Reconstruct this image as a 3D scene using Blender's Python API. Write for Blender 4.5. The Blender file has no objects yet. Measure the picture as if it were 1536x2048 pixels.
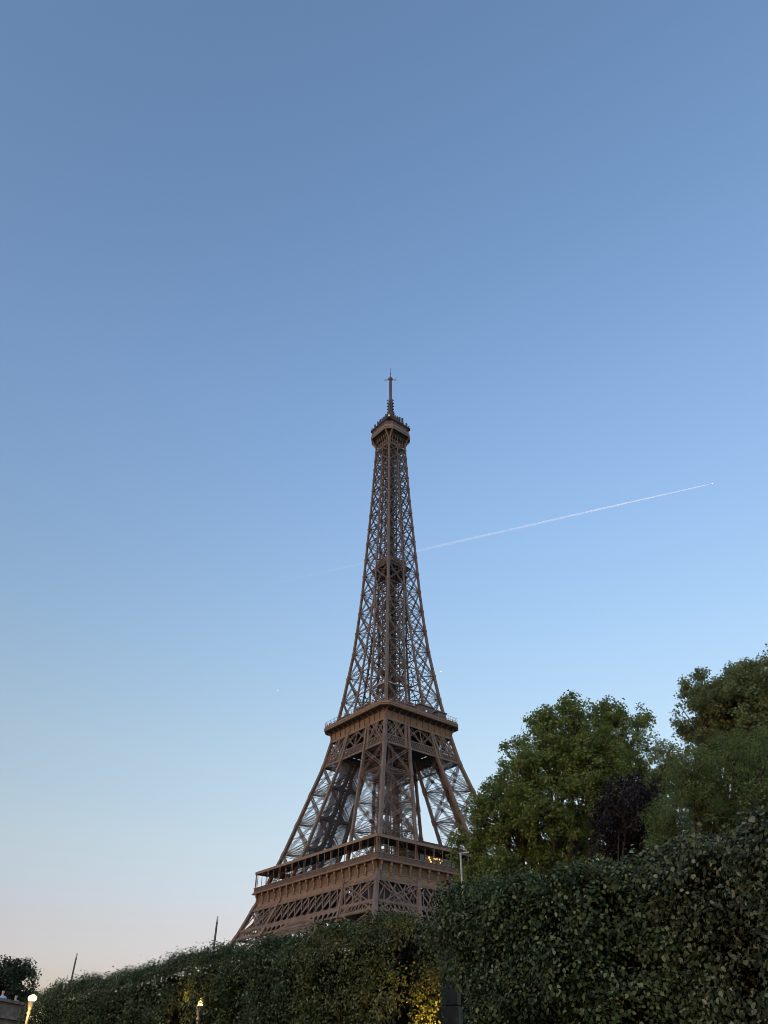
import bpy, math, random
import numpy as np
from mathutils import Vector, Matrix, noise

R = math.radians
SC = bpy.context.scene
COL = SC.collection
rng = np.random.default_rng(7)
random.seed(7)

# ------------------------------------------------------------------ camera
CAM_D, CAM_Z, PITCH, YAW, TOWER_AZ, ROLL, FPX = 292.4795, 1.7, 0.654374, -0.0112030, -2.4434295, 0.00523610, 1503.54
CAM = np.array([0.0, -CAM_D, CAM_Z])
CAMV = Vector(CAM)


def cam_dir(a, b, c):
    """camera frame (right, forward, up) -> world"""
    cp, sp = math.cos(PITCH), math.sin(PITCH)
    y, z = cp * b - sp * c, sp * b + cp * c
    cy, sy = math.cos(YAW), math.sin(YAW)
    return Vector((cy * a + sy * y, -sy * a + cy * y, z))


def ray(px, py):
    u, v = px - 768.0, py - 1024.0
    c, s = math.cos(ROLL), math.sin(ROLL)
    u, v = c * u + s * v, -s * u + c * v
    return cam_dir(u / FPX, 1.0, -v / FPX)


def at(px, py, dist):
    """point seen at a pixel of the photograph, at a horizontal distance from the camera"""
    d = ray(px, py)
    return CAMV + d * (dist / math.hypot(d.x, d.y))


def at_z(px, py, z):
    d = ray(px, py)
    return CAMV + d * ((z - CAM_Z) / d.z)


cd = bpy.data.cameras.new('camera')
cam = bpy.data.objects.new('camera', cd)
COL.objects.link(cam)
c_, s_ = math.cos(ROLL), math.sin(ROLL)
right, up, fwd = cam_dir(c_, 0, s_), cam_dir(-s_, 0, c_), cam_dir(0, 1, 0)
M = Matrix.Identity(4)
for i in range(3):
    M[i][0], M[i][1], M[i][2], M[i][3] = right[i], up[i], -fwd[i], CAM[i]
cam.matrix_world = M
cd.sensor_fit = 'VERTICAL'
cd.sensor_height = 36.0
cd.lens = FPX / 2048.0 * 36.0
cd.clip_start, cd.clip_end = 0.1, 120000.0
SC.camera = cam

# ------------------------------------------------------------------ sky and sun (dusk, the low sun behind the camera on the left)
SUN_AZ, SUN_EL = R(-150), R(2)      # azimuth clockwise from +Y
w = bpy.data.worlds.new("World")
SC.world = w
w.use_nodes = True
nt = w.node_tree
nt.nodes.clear()
out = nt.nodes.new('ShaderNodeOutputWorld')
bg = nt.nodes.new('ShaderNodeBackground')
sky = nt.nodes.new('ShaderNodeTexSky')
sky.sky_type = 'NISHITA'
sky.sun_disc = False
sky.sun_elevation = SUN_EL
sky.sun_rotation = SUN_AZ
sky.air_density, sky.dust_density, sky.ozone_density = 1.0, 1.0, 1.0
bg.inputs['Strength'].default_value = 0.15
# cooler white balance high up, dusty air near the horizon
tc = nt.nodes.new('ShaderNodeTexCoord')
sx_ = nt.nodes.new('ShaderNodeSeparateXYZ')
rp = nt.nodes.new('ShaderNodeValToRGB')
mul = nt.nodes.new('ShaderNodeMix')
mul.data_type, mul.blend_type = 'RGBA', 'MULTIPLY'
mul.inputs[0].default_value = 1.0
stops = ((-.02, (.42, .38, .58)), (3, (.31, .33, .72)), (5.5, (.365, .367, .70)), (8, (.41, .385, .61)), (13, (.475, .475, .61)), (20, (.525, .55, .665)), (27, (.535, .60, .76)), (36, (.545, .64, .86)), (45, (.55, .665, .925)), (62, (.515, .65, .915)))
el_ = rp.color_ramp.elements
for i, (a_, c) in enumerate(stops):
    pz = math.sin(R(max(0, a_)))
    e_ = el_[i] if i < 2 else el_.new(pz)
    e_.position, e_.color = pz, (*c, 1)
nt.links.new(tc.outputs['Generated'], sx_.inputs[0])
nt.links.new(sx_.outputs['Z'], rp.inputs[0])
nt.links.new(sky.outputs[0], mul.inputs[6])
nt.links.new(rp.outputs[0], mul.inputs[7])
# the twilight glow behind the camera is weaker than a clear-sky model makes it
rp2 = nt.nodes.new('ShaderNodeMapRange')
rp2.inputs['From Min'].default_value, rp2.inputs['From Max'].default_value = -.9, -.15
ad2 = nt.nodes.new('ShaderNodeMath')      # low sky behind the camera only: horizontal part plus height
ad2.operation = 'ADD'
cl2 = nt.nodes.new('ShaderNodeMix')
cl2.data_type = 'RGBA'
cl2.inputs[6].default_value, cl2.inputs[7].default_value = (.26, .31, .36, 1), (1, 1, 1, 1)
mul2 = nt.nodes.new('ShaderNodeMix')
mul2.data_type, mul2.blend_type = 'RGBA', 'MULTIPLY'
mul2.inputs[0].default_value = 1.0
nt.links.new(sx_.outputs['Y'], ad2.inputs[0])
nt.links.new(sx_.outputs['Z'], ad2.inputs[1])
nt.links.new(ad2.outputs[0], rp2.inputs['Value'])
nt.links.new(rp2.outputs[0], cl2.inputs[0])
nt.links.new(mul.outputs[2], mul2.inputs[6])
nt.links.new(cl2.outputs[2], mul2.inputs[7])
# unseen sky behind the camera, brightened to light the tower and foliage
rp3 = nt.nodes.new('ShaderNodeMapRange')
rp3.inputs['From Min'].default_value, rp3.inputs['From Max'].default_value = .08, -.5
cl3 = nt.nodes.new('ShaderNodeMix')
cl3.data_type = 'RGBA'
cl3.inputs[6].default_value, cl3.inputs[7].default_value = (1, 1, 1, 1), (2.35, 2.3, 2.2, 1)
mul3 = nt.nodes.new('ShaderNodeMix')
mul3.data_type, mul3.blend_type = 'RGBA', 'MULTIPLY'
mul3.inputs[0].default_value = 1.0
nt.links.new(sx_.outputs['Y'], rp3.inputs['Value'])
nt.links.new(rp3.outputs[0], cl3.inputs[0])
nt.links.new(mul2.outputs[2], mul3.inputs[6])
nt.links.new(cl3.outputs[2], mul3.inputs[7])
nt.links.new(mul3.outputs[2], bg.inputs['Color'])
nt.links.new(bg.outputs[0], out.inputs['Surface'])

sl = bpy.data.lights.new('sun', 'SUN')
sl.energy = 0.55
sl.angle = R(0.5)
sl.color = (1.0, 0.97, 0.95)
so = bpy.data.objects.new('sun', sl)
COL.objects.link(so)
# the sun itself has just gone below the horizon of everything on the ground and still reaches the airliners and their trails
LAMP_EL = R(-1.5)
sd = Vector((math.sin(SUN_AZ) * math.cos(LAMP_EL), math.cos(SUN_AZ) * math.cos(LAMP_EL), math.sin(LAMP_EL)))
so.rotation_euler = (-sd).to_track_quat('-Z', 'Y').to_euler()

SC.view_settings.view_transform = 'Standard'
SC.view_settings.look = 'None'
SC.view_settings.exposure = 2.737
SC.view_settings.gamma = 1.0
SC.render.engine = 'CYCLES'
SC.cycles.filter_width = 0.9
SC.cycles.max_bounces = 6
SC.cycles.transparent_max_bounces = 16


# ------------------------------------------------------------------ helpers
def tag(o, label=None, cat=None, group=None, kind=None):
    if label: o['label'] = label
    if cat: o['category'] = cat
    if group: o['group'] = group
    if kind: o['kind'] = kind
    return o


def empty(name, loc=(0, 0, 0), rz=0.0):
    o = bpy.data.objects.new(name, None)
    COL.objects.link(o)
    o.location = loc
    o.rotation_euler = (0, 0, rz)
    return o


def copy_tree(o, parent=None):
    c = o.copy()
    COL.objects.link(c)
    if parent is not None:
        c.parent = parent
    for ch in o.children:
        copy_tree(ch, c)
    return c


class MB:
    """collects beams, quads and tubes and links them as one mesh object"""

    def __init__(s):
        s.b, s.v, s.f = [], [], []

    def beam(s, p, q, w=0.3, h=None, up=(0, 0, 1)):
        h = w if h is None else h
        s.b.append((p[0], p[1], p[2], q[0], q[1], q[2], w, h, up[0], up[1], up[2]))

    def box(s, x0, x1, y0, y1, z0, z1):
        n = len(s.v)
        s.v += [(x0, y0, z0), (x1, y0, z0), (x1, y1, z0), (x0, y1, z0), (x0, y0, z1), (x1, y0, z1), (x1, y1, z1), (x0, y1, z1)]
        s.f += [tuple(n + i for i in q) for q in ((0, 3, 2, 1), (4, 5, 6, 7), (0, 1, 5, 4), (1, 2, 6, 5), (2, 3, 7, 6), (3, 0, 4, 7))]

    def poly(s, pts):
        n = len(s.v)
        s.v += [tuple(p) for p in pts]
        s.f.append(tuple(range(n, n + len(pts))))

    def prism(s, lo, hi):
        """two rings of equal length joined into a solid"""
        n, k = len(s.v), len(lo)
        s.v += [tuple(p) for p in lo] + [tuple(p) for p in hi]
        for i in range(k):
            j = (i + 1) % k
            s.f.append((n + i, n + j, n + k + j, n + k + i))
        s.f.append(tuple(n + i for i in reversed(range(k))))
        s.f.append(tuple(n + k + i for i in range(k)))

    def rings(s, rings, cap=True):
        n, k = len(s.v), len(rings[0])
        for r in rings:
            s.v += [tuple(p) for p in r]
        for a in range(len(rings) - 1):
            for i in range(k):
                j = (i + 1) % k
                s.f.append((n + a * k + i, n + a * k + j, n + (a + 1) * k + j, n + (a + 1) * k + i))
        if cap:
            s.f.append(tuple(n + i for i in reversed(range(k))))
            m = n + (len(rings) - 1) * k
            s.f.append(tuple(m + i for i in range(k)))

    def tube(s, pts, rad, k=8):
        pts = [Vector(p) for p in pts]
        rr = []
        a = None
        for i, p in enumerate(pts):
            d = (pts[min(i + 1, len(pts) - 1)] - pts[max(i - 1, 0)]).normalized()
            if a is None:
                a = d.orthogonal().normalized()
            a = (a - d * a.dot(d)).normalized()
            b = d.cross(a)
            r = rad[i] if hasattr(rad, '__len__') else rad
            rr.append([p + (a * math.cos(2 * math.pi * j / k) + b * math.sin(2 * math.pi * j / k)) * r for j in range(k)])
        s.rings(rr)

    def lathe(s, prof, cx=0, cy=0, k=16):
        s.rings([[(cx + r * math.cos(2 * math.pi * j / k), cy + r * math.sin(2 * math.pi * j / k), z) for j in range(k)] for r, z in prof])

    def lattice(s, p, q, nrm, width, chord=0.14, lace=0.09, pitch=1.0, depth=0.0):
        """a laced girder: two (or four) chords and zigzag lacing"""
        p, q, nrm = np.array(p, float), np.array(q, float), np.array(nrm, float)
        d = q - p
        L = np.linalg.norm(d)
        if L < 1e-6: return
        d /= L
        side = np.cross(d, nrm)
        side /= np.linalg.norm(side)
        nn = np.cross(side, d)
        for t in ((-depth / 2, depth / 2) if depth else (0,)):
            o = nn * t
            a, b = side * width / 2 + o, -side * width / 2 + o
            s.beam(p + a, q + a, chord, chord, nn)
            s.beam(p + b, q + b, chord, chord, nn)
            n = max(2, int(L / (width * pitch)))
            for i in range(n):
                x0, x1 = p + d * L * i / n, p + d * L * (i + 1) / n
                s.beam(x0 + (a if i % 2 else b), x1 + (b if i % 2 else a), lace, lace * .6, nn)

    def build(s, name, m, parent=None, smooth=False):
        vs, fs = np.array(s.v, float).reshape(-1, 3), list(s.f)
        if s.b:
            A = np.array(s.b)
            p, q = A[:, :3], A[:, 3:6]
            d = q - p
            d /= np.maximum(np.linalg.norm(d, axis=1, keepdims=True), 1e-9)
            u = A[:, 8:11]
            par = np.abs((u * d).sum(1) / np.maximum(np.linalg.norm(u, axis=1), 1e-9)) > .98
            u = np.where(par[:, None], np.array([1.0, 0.02, 0]), u)
            sd_ = np.cross(d, u)
            sd_ /= np.linalg.norm(sd_, axis=1, keepdims=True)
            uu = np.cross(sd_, d)
            a, b = sd_ * A[:, 6:7] / 2, uu * A[:, 7:8] / 2
            V = np.stack([p - a - b, p + a - b, p + a + b, p - a + b, q - a - b, q + a - b, q + a + b, q - a + b], 1)
            n0 = len(vs)
            vs = np.concatenate([vs, V.reshape(-1, 3)])
            base = n0 + 8 * np.arange(len(A))[:, None, None]
            Q = np.array([(0, 3, 2, 1), (4, 5, 6, 7), (0, 1, 5, 4), (1, 2, 6, 5), (2, 3, 7, 6), (3, 0, 4, 7)])[None]
            fs += (base + Q).reshape(-1, 4).tolist()
        me = bpy.data.meshes.new(name)
        me.from_pydata(vs.tolist(), [], fs)
        if smooth:
            me.polygons.foreach_set('use_smooth', [True] * len(me.polygons))
        if m: me.materials.append(m)
        o = bpy.data.objects.new(name, me)
        COL.objects.link(o)
        if parent is not None: o.parent = parent
        return o


# ------------------------------------------------------------------ materials
def new_mat(name):
    m = bpy.data.materials.new(name)
    m.use_nodes = True
    n = m.node_tree
    n.nodes.clear()
    o = n.nodes.new('ShaderNodeOutputMaterial')
    return m, n, o


def principled(name, col, rough=0.6, metal=0.0, var=0.0, scale=3.0, bump=0.0, spec=0.5, col2=None):
    m, n, o = new_mat(name)
    p = n.nodes.new('ShaderNodeBsdfPrincipled')
    p.inputs['Base Color'].default_value = (*col, 1)
    p.inputs['Roughness'].default_value = rough
    p.inputs['Metallic'].default_value = metal
    p.inputs['Specular IOR Level'].default_value = spec
    n.links.new(p.outputs[0], o.inputs['Surface'])
    if var > 0:
        tc = n.nodes.new('ShaderNodeTexCoord')
        nz = n.nodes.new('ShaderNodeTexNoise')
        nz.inputs['Scale'].default_value = scale
        nz.inputs['Detail'].default_value = 6
        rp = n.nodes.new('ShaderNodeValToRGB')
        c2 = col2 or tuple(c * (1 - var) for c in col)
        rp.color_ramp.elements[0].color = (*c2, 1)
        rp.color_ramp.elements[0].position = .3
        rp.color_ramp.elements[1].color = (*[min(1, c * (1 + var * .6)) for c in col], 1)
        rp.color_ramp.elements[1].position = .7
        n.links.new(tc.outputs['Object'], nz.inputs['Vector'])
        n.links.new(nz.outputs[0], rp.inputs[0])
        n.links.new(rp.outputs[0], p.inputs['Base Color'])
        if bump:
            b = n.nodes.new('ShaderNodeBump')
            b.inputs['Strength'].default_value = bump
            n.links.new(nz.outputs[0], b.inputs['Height'])
            n.links.new(b.outputs[0], p.inputs['Normal'])
    return m


def emissive(name, col, strength):
    m, n, o = new_mat(name)
    e = n.nodes.new('ShaderNodeEmission')
    e.inputs['Color'].default_value = (*col, 1)
    e.inputs['Strength'].default_value = strength
    n.links.new(e.outputs[0], o.inputs['Surface'])
    return m


def leaf_mat(name, stops, rough=0.5, trans=0.25):
    """stops: list of (pos, colour) picked by each leaf's own random tint"""
    m, n, o = new_mat(name)
    at_ = n.nodes.new('ShaderNodeAttribute')
    at_.attribute_name = 'tint'
    rp = n.nodes.new('ShaderNodeValToRGB')
    el = rp.color_ramp.elements
    el[0].position, el[0].color = stops[0][0], (*stops[0][1], 1)
    el[1].position, el[1].color = stops[-1][0], (*stops[-1][1], 1)
    for pz, c in stops[1:-1]:
        e = el.new(pz)
        e.color = (*c, 1)
    p = n.nodes.new('ShaderNodeBsdfPrincipled')
    p.inputs['Roughness'].default_value = rough
    p.inputs['Specular IOR Level'].default_value = 0.2
    t = n.nodes.new('ShaderNodeBsdfTranslucent')
    mx = n.nodes.new('ShaderNodeMixShader')
    mx.inputs[0].default_value = trans
    n.links.new(at_.outputs['Fac'], rp.inputs[0])
    n.links.new(rp.outputs[0], p.inputs['Base Color'])
    n.links.new(rp.outputs[0], t.inputs['Color'])
    n.links.new(p.outputs[0], mx.inputs[1])
    n.links.new(t.outputs[0], mx.inputs[2])
    n.links.new(mx.outputs[0], o.inputs['Surface'])
    return m


IRON = principled('brown_iron_paint', (0.145, 0.095, 0.060), 0.55, var=0.3, scale=0.35)
IRON_D = principled('dark_iron_paint', (0.07, 0.05, 0.04), 0.65, var=0.3, scale=0.5)
IRON_F = principled('frieze_iron_paint', (0.185, 0.115, 0.060), 0.55, var=0.2, scale=0.5)
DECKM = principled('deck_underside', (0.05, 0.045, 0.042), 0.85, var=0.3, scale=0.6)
FRIEZE = principled('frieze_panel_paint', (0.108, 0.066, 0.034), 0.6, var=0.25, scale=0.6)
PAVIL = principled('pavilion_brown', (0.11, 0.066, 0.048), 0.5, var=0.2, scale=0.4)
GLASSD = principled('dark_glazing', (0.02, 0.022, 0.026), 0.08, spec=0.6)
WHITEP = principled('white_canopy', (0.88, 0.85, 0.78), 0.5, var=0.1, scale=1)
GREYP = principled('grey_galvanised', (0.28, 0.29, 0.29), 0.45, metal=0.3, var=0.15, scale=4)
DARKP = principled('dark_pole_paint', (0.045, 0.045, 0.05), 0.45, var=0.2, scale=6)
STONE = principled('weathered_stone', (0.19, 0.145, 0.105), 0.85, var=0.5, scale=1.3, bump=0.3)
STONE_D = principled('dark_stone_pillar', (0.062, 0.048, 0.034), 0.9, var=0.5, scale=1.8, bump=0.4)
BARK = principled('bark', (0.09, 0.075, 0.055), 0.9, var=0.5, scale=5, bump=0.4)
BARK_D = principled('dark_bark', (0.045, 0.038, 0.028), 0.9, var=0.5, scale=5, bump=0.4)
GROUNDM = principled('gravel_ground', (0.17, 0.15, 0.12), 0.95, var=0.35, scale=2.0, bump=0.3)
LAMPGLOW = emissive('lamp_globe_glow', (1.0, 0.74, 0.24), .9)
WARMGLOW = emissive('warm_bulb_glow', (1.0, 0.50, 0.13), .28)
GLINT_LIGHT = emissive('glint_light_glow', (1.0, .98, .94), 6.5)
WHITEGLOW = emissive('white_bulb_glow', (1.0, 0.93, 0.8), .16)


def net_material():
    m, n, o = new_mat('grey_safety_net')
    d = n.nodes.new('ShaderNodeBsdfTranslucent')
    d.inputs[0].default_value = (0.5, 0.51, 0.52, 1)
    t = n.nodes.new('ShaderNodeBsdfTransparent')
    mx = n.nodes.new('ShaderNodeMixShader')
    mx.inputs[0].default_value = 0.45
    n.links.new(t.outputs[0], mx.inputs[1])
    n.links.new(d.outputs[0], mx.inputs[2])
    n.links.new(mx.outputs[0], o.inputs['Surface'])
    return m


NET = net_material()

# ------------------------------------------------------------------ ground
g = MB()
g.v = [(-60000, -60000, 0), (60000, -60000, 0), (60000, 60000, 0), (-60000, 60000, 0)]
g.f = [(0, 1, 2, 3)]
tag(g.build('ground', GROUNDM), 'beige gravel ground running under the hedges and the tower', 'ground', kind='structure')

# ------------------------------------------------------------------ the iron tower
TZ = [0, 20, 42.5, 52, 57, 69, 91, 101, 111.5, 122, 151, 176, 198, 233, 268, 276]
TH = [62.5, 50.5, 38.5, 34.6, 32.6, 28.3, 21.9, 18.9, 16.8, 14.8, 11.2, 9.35, 8.3, 6.6, 5.3, 5.0]
WZ = [0, 42.5, 51.5, 68, 116, 124, 138, 159, 176, 200]
WW = [25., 17.3, 16.4, 15.0, 10.6, 10.4, 9.4, 8.6, 9.35, 8.3]


def H(z): return float(np.interp(z, TZ, TH))
def Wd(z): return float(np.interp(z, WZ, WW))


def fp(k, u, z, n=0.0, h=None):
    """point on tower face k at sideways u, height z, n metres proud of the face"""
    x, y = (H(z) if h is None else h) + n, u
    for _ in range(k): x, y = -y, x
    return np.array([x, y, z])


FN = [np.array(v, float) for v in ((1, 0, 0), (0, 1, 0), (-1, 0, 0), (0, -1, 0))]

tower = empty('lattice_tower', (0, 0, 0), TOWER_AZ)
tag(tower, 'very tall brown wrought iron lattice tower with two wide decks and an antenna', 'tower')

# --- four legs up to the second deck
LOW = [0, 12, 24, 34, 42.4, 51.5, 57.5]
UPP = [57.5, 69.5, 80, 91, 101.5, 116]


def leg_pts(sx, sy, z):
    h, i = H(z), H(z) - Wd(z)
    return dict(oo=np.array([sx * h, sy * h, z]), oi=np.array([sx * h, sy * i, z]), io=np.array([sx * i, sy * h, z]), ii=np.array([sx * i, sy * i, z]))


def make_leg(sx, sy):
    leg_near_net = (sx, sy) == (1, -1)
    br = MB()
    faces = (('oo', 'oi', (sx, 0, .3)), ('oo', 'io', (0, sy, .3)), ('io', 'ii', (sx, 0, .3)), ('oi', 'ii', (0, sy, .3)))
    for zs, fine in ((LOW, False), (UPP, True)):
        for a, b in zip(zs[:-1], zs[1:]):
            A, B = leg_pts(sx, sy, a), leg_pts(sx, sy, b)
            for i, j, nr in faces:
                wd = 0.85 if fine else 1.3
                if fine and a < 101:
                    for P, Q in ((A[i], B[j]), (A[j], B[i])):
                        br.lattice(P, Q, nr, wd, 0.14, 0.085, 1.1, 0.5)
                    mid = (A[i] + A[j] + B[i] + B[j]) / 4
                    # gusset plates at crossing and nodes
                    br.beam(mid - np.array([0, 0, .6]), mid + np.array([0, 0, .6]), 0.9, 0.35, nr)
                    # secondary struts from the crossing to the posts, fanning out
                    for P, Q in ((A[i], B[i]), (A[j], B[j])):
                        br.beam(mid, (P + Q) / 2, 0.16, 0.16, nr)
                    m4 = (A[i] + mid) / 2; br.beam(m4, A[i] * .5 + B[i] * .5, 0.1)
                    m4 = (A[j] + mid) / 2; br.beam(m4, A[j] * .5 + B[j] * .5, 0.1)
                    m4 = (B[i] + mid) / 2; br.beam(m4, A[i] * .5 + B[i] * .5, 0.1)
                    m4 = (B[j] + mid) / 2; br.beam(m4, A[j] * .5 + B[j] * .5, 0.1)
                else:
                    br.lattice(A[i], B[j], nr, wd, 0.3, 0.15, 1.0)
                    br.lattice(A[j], B[i], nr, wd, 0.3, 0.15, 1.0)
                br.lattice(B[i], B[j], nr, 0.8, 0.18, 0.1, 1.0)
            # horizontal diaphragm with fans from each post
            if fine and b < 103 or b == 57.5:
                pts = [B['oo'], B['oi'], B['ii'], B['io']]
                for q in range(4):
                    p0, p1, p2, p3 = pts[q], pts[(q + 1) % 4], pts[(q + 2) % 4], pts[(q + 3) % 4]
                    for t in (0.25, .5, .75):
                        br.beam(p0, p1 * (1 - t) + p2 * t, 0.10, 0.10)
                        br.beam(p0, p3 * (1 - t) + p2 * t, 0.10, 0.10)
                br.beam(pts[0], pts[2], .35, .2)
                br.beam(pts[1], pts[3], .35, .2)
    lg = br.build('leg', IRON, tower)
    # posts
    for key in ('oo', 'oi', 'io', 'ii'):
        mb = MB()
        zs = LOW + UPP[1:-1] + [111.5, 116.2]
        for a, b in zip(zs[:-1], zs[1:]):
            wdt = 1.15 if key == 'oo' else 0.95
            mb.beam(leg_pts(sx, sy, a)[key], leg_pts(sx, sy, b)[key], wdt, wdt, (sx, 0, 0))
        for z in UPP[1:-1] + LOW[1:-1]:
            P, Q = leg_pts(sx, sy, z - 1.0)[key], leg_pts(sx, sy, z + 1.0)[key]
            mb.beam(P, Q, 1.35 if key == 'oo' else 1.2, 1.35 if key == 'oo' else 1.2, (sx, 0, 0))
        mb.build('corner_post', IRON, lg)
    # inclined lift track running up inside the leg
    mb = MB()
    zs = np.linspace(2, 108, 50)
    cen = [sum(leg_pts(sx, sy, z).values()) / 4 for z in zs]
    side = np.array([sx, -sy, 0]) / math.sqrt(2)
    inn = -np.array([sx, sy, 0]) / math.sqrt(2)
    for off in (-2.2, -.9, .9, 2.2):
        for a, b in zip(cen[:-1:4], cen[4::4]):
            mb.beam(a + side * off, b + side * off, 0.42, 0.8, inn)
    for i in range(0, len(cen) - 1):
        mb.beam(cen[i] - side * 2.3, cen[i] + side * 2.3, 0.22, 0.22)
        if i % 2 == 0:
            mb.beam(cen[i] - side * 2.2 + inn * 1.2, cen[i + 1] + side * 2.2 + inn * 1.2, 0.2)
            mb.beam(cen[i] + side * 2.2 + inn * 1.2, cen[i + 1] - side * 2.2 + inn * 1.2, 0.2)
    mb.build('lift_track', IRON_D, lg)
    mb = MB()
    P0, P1, P2 = leg_pts(sx, sy, 45.5), leg_pts(sx, sy, 50), leg_pts(sx, sy, 56.5)
    def ringp(P, f):
        c = sum(P.values()) / 4
        return [c + (P[k_] - c) * f for k_ in ('oo', 'oi', 'ii', 'io')]
    mb.rings([ringp(P0, .72), ringp(P1, .74), ringp(P2, .78)])
    mb.build('machine_room', DECKM, lg)
    if leg_near_net:
        # grey safety netting hung over the inner faces during repainting, a dark clad lift track and tie beams against it
        mb = MB()
        nz = [58.5, 69.3, 80, 91, 101.2]
        for key2 in ('oi', 'io'):
            for a, b in zip(nz[:-1], nz[1:]):
                A, B = leg_pts(sx, sy, a + .15), leg_pts(sx, sy, b - .15)
                N = 6
                g_ = [[(A[key2] * (1 - s) + A['ii'] * s) * (1 - t) + (B[key2] * (1 - s) + B['ii'] * s) * t
                       + np.array([0, -sy * -.25 * math.sin(math.pi * s) * math.sin(math.pi * t), 0]) for s in np.linspace(0.03, .97, N)] for t in np.linspace(0, 1, N)]
                for r_ in range(N - 1):
                    for c in range(N - 1):
                        mb.poly([g_[r_][c], g_[r_][c + 1], g_[r_ + 1][c + 1], g_[r_ + 1][c]])
        tag(mb.build('safety_net', NET, tower), 'pale grey translucent net sheets hung inside one leg')
        mb = MB()
        on = np.array([0, -sy * .5, 0])

        def fpt(z, s):
            P = leg_pts(sx, sy, z)
            return P['oi'] * (1 - s) + P['ii'] * s + on
        for a, b in zip(nz[:-1], nz[1:]):
            d = b - a
            for (z0, l0, r0), (z1, l1, r1) in zip(((a, .14, .86), (a + .13 * d, .30, .72), (a + .26 * d, .38, .63), (a + .8 * d, .38, .63), (a + .9 * d, .32, .70)),
                                                  ((a + .13 * d, .30, .72), (a + .26 * d, .38, .63), (a + .8 * d, .38, .63), (a + .9 * d, .32, .70), (b, .14, .86))):
                gap = .5
                for (la, ra), (lb, rb) in (((l0, l0 + (r0 - l0) * .42), (l1, l1 + (r1 - l1) * .42)), ((l0 + (r0 - l0) * .58, r0), (l1 + (r1 - l1) * .58, r1))):
                    lo_ = [fpt(z0, la), fpt(z0, ra), fpt(z0, ra) + on * .6, fpt(z0, la) + on * .6]
                    hi_ = [fpt(z1, lb), fpt(z1, rb), fpt(z1, rb) + on * .6, fpt(z1, lb) + on * .6]
                    mb.prism(lo_, hi_)
            for q in np.linspace(0, 1, 9)[:-1]:
                mb.beam(fpt(a + q * d, .36), fpt(a + q * d, .66), .18, .5)
            mb.beam(fpt(b, .02), fpt(b, .98), .5, .9)
            mb.beam(fpt(a + .15 * d, .05), fpt(a + .55 * d, .36), .22)
            mb.beam(fpt(a + .15 * d, .10), fpt(a + .60 * d, .36), .16)
            mb.beam(fpt(a + .15 * d, .95), fpt(a + .5 * d, .66), .22)
        mb.build('lift_shaft_cladding', DECKM, lg)
        mb = MB()
        for a, b in zip(nz[:-1], nz[1:]):
            mb.beam(leg_pts(sx, sy, a)['ii'] + on * 1.2, leg_pts(sx, sy, b)['ii'] + on * 1.2, 1.3, 1.0, (sx, 0, 0))
        mb.build('net_edge_post', DECKM, lg)
    return lg


for sx in (1, -1):
    for sy in (1, -1):
        make_leg(sx, sy)

# --- first deck
p1 = MB()
hi, ho = 13.0, 35.0
for k in range(4):
    a = [fp(k, -ho, 56.6, 0, ho), fp(k, ho, 56.6, 0, ho), fp(k, hi, 56.6, 0, hi), fp(k, -hi, 56.6, 0, hi)]
    p1.prism(a, [p + np.array([0, 0, .7]) for p in a])
first = p1.build('first_deck', DECKM, tower)

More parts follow.
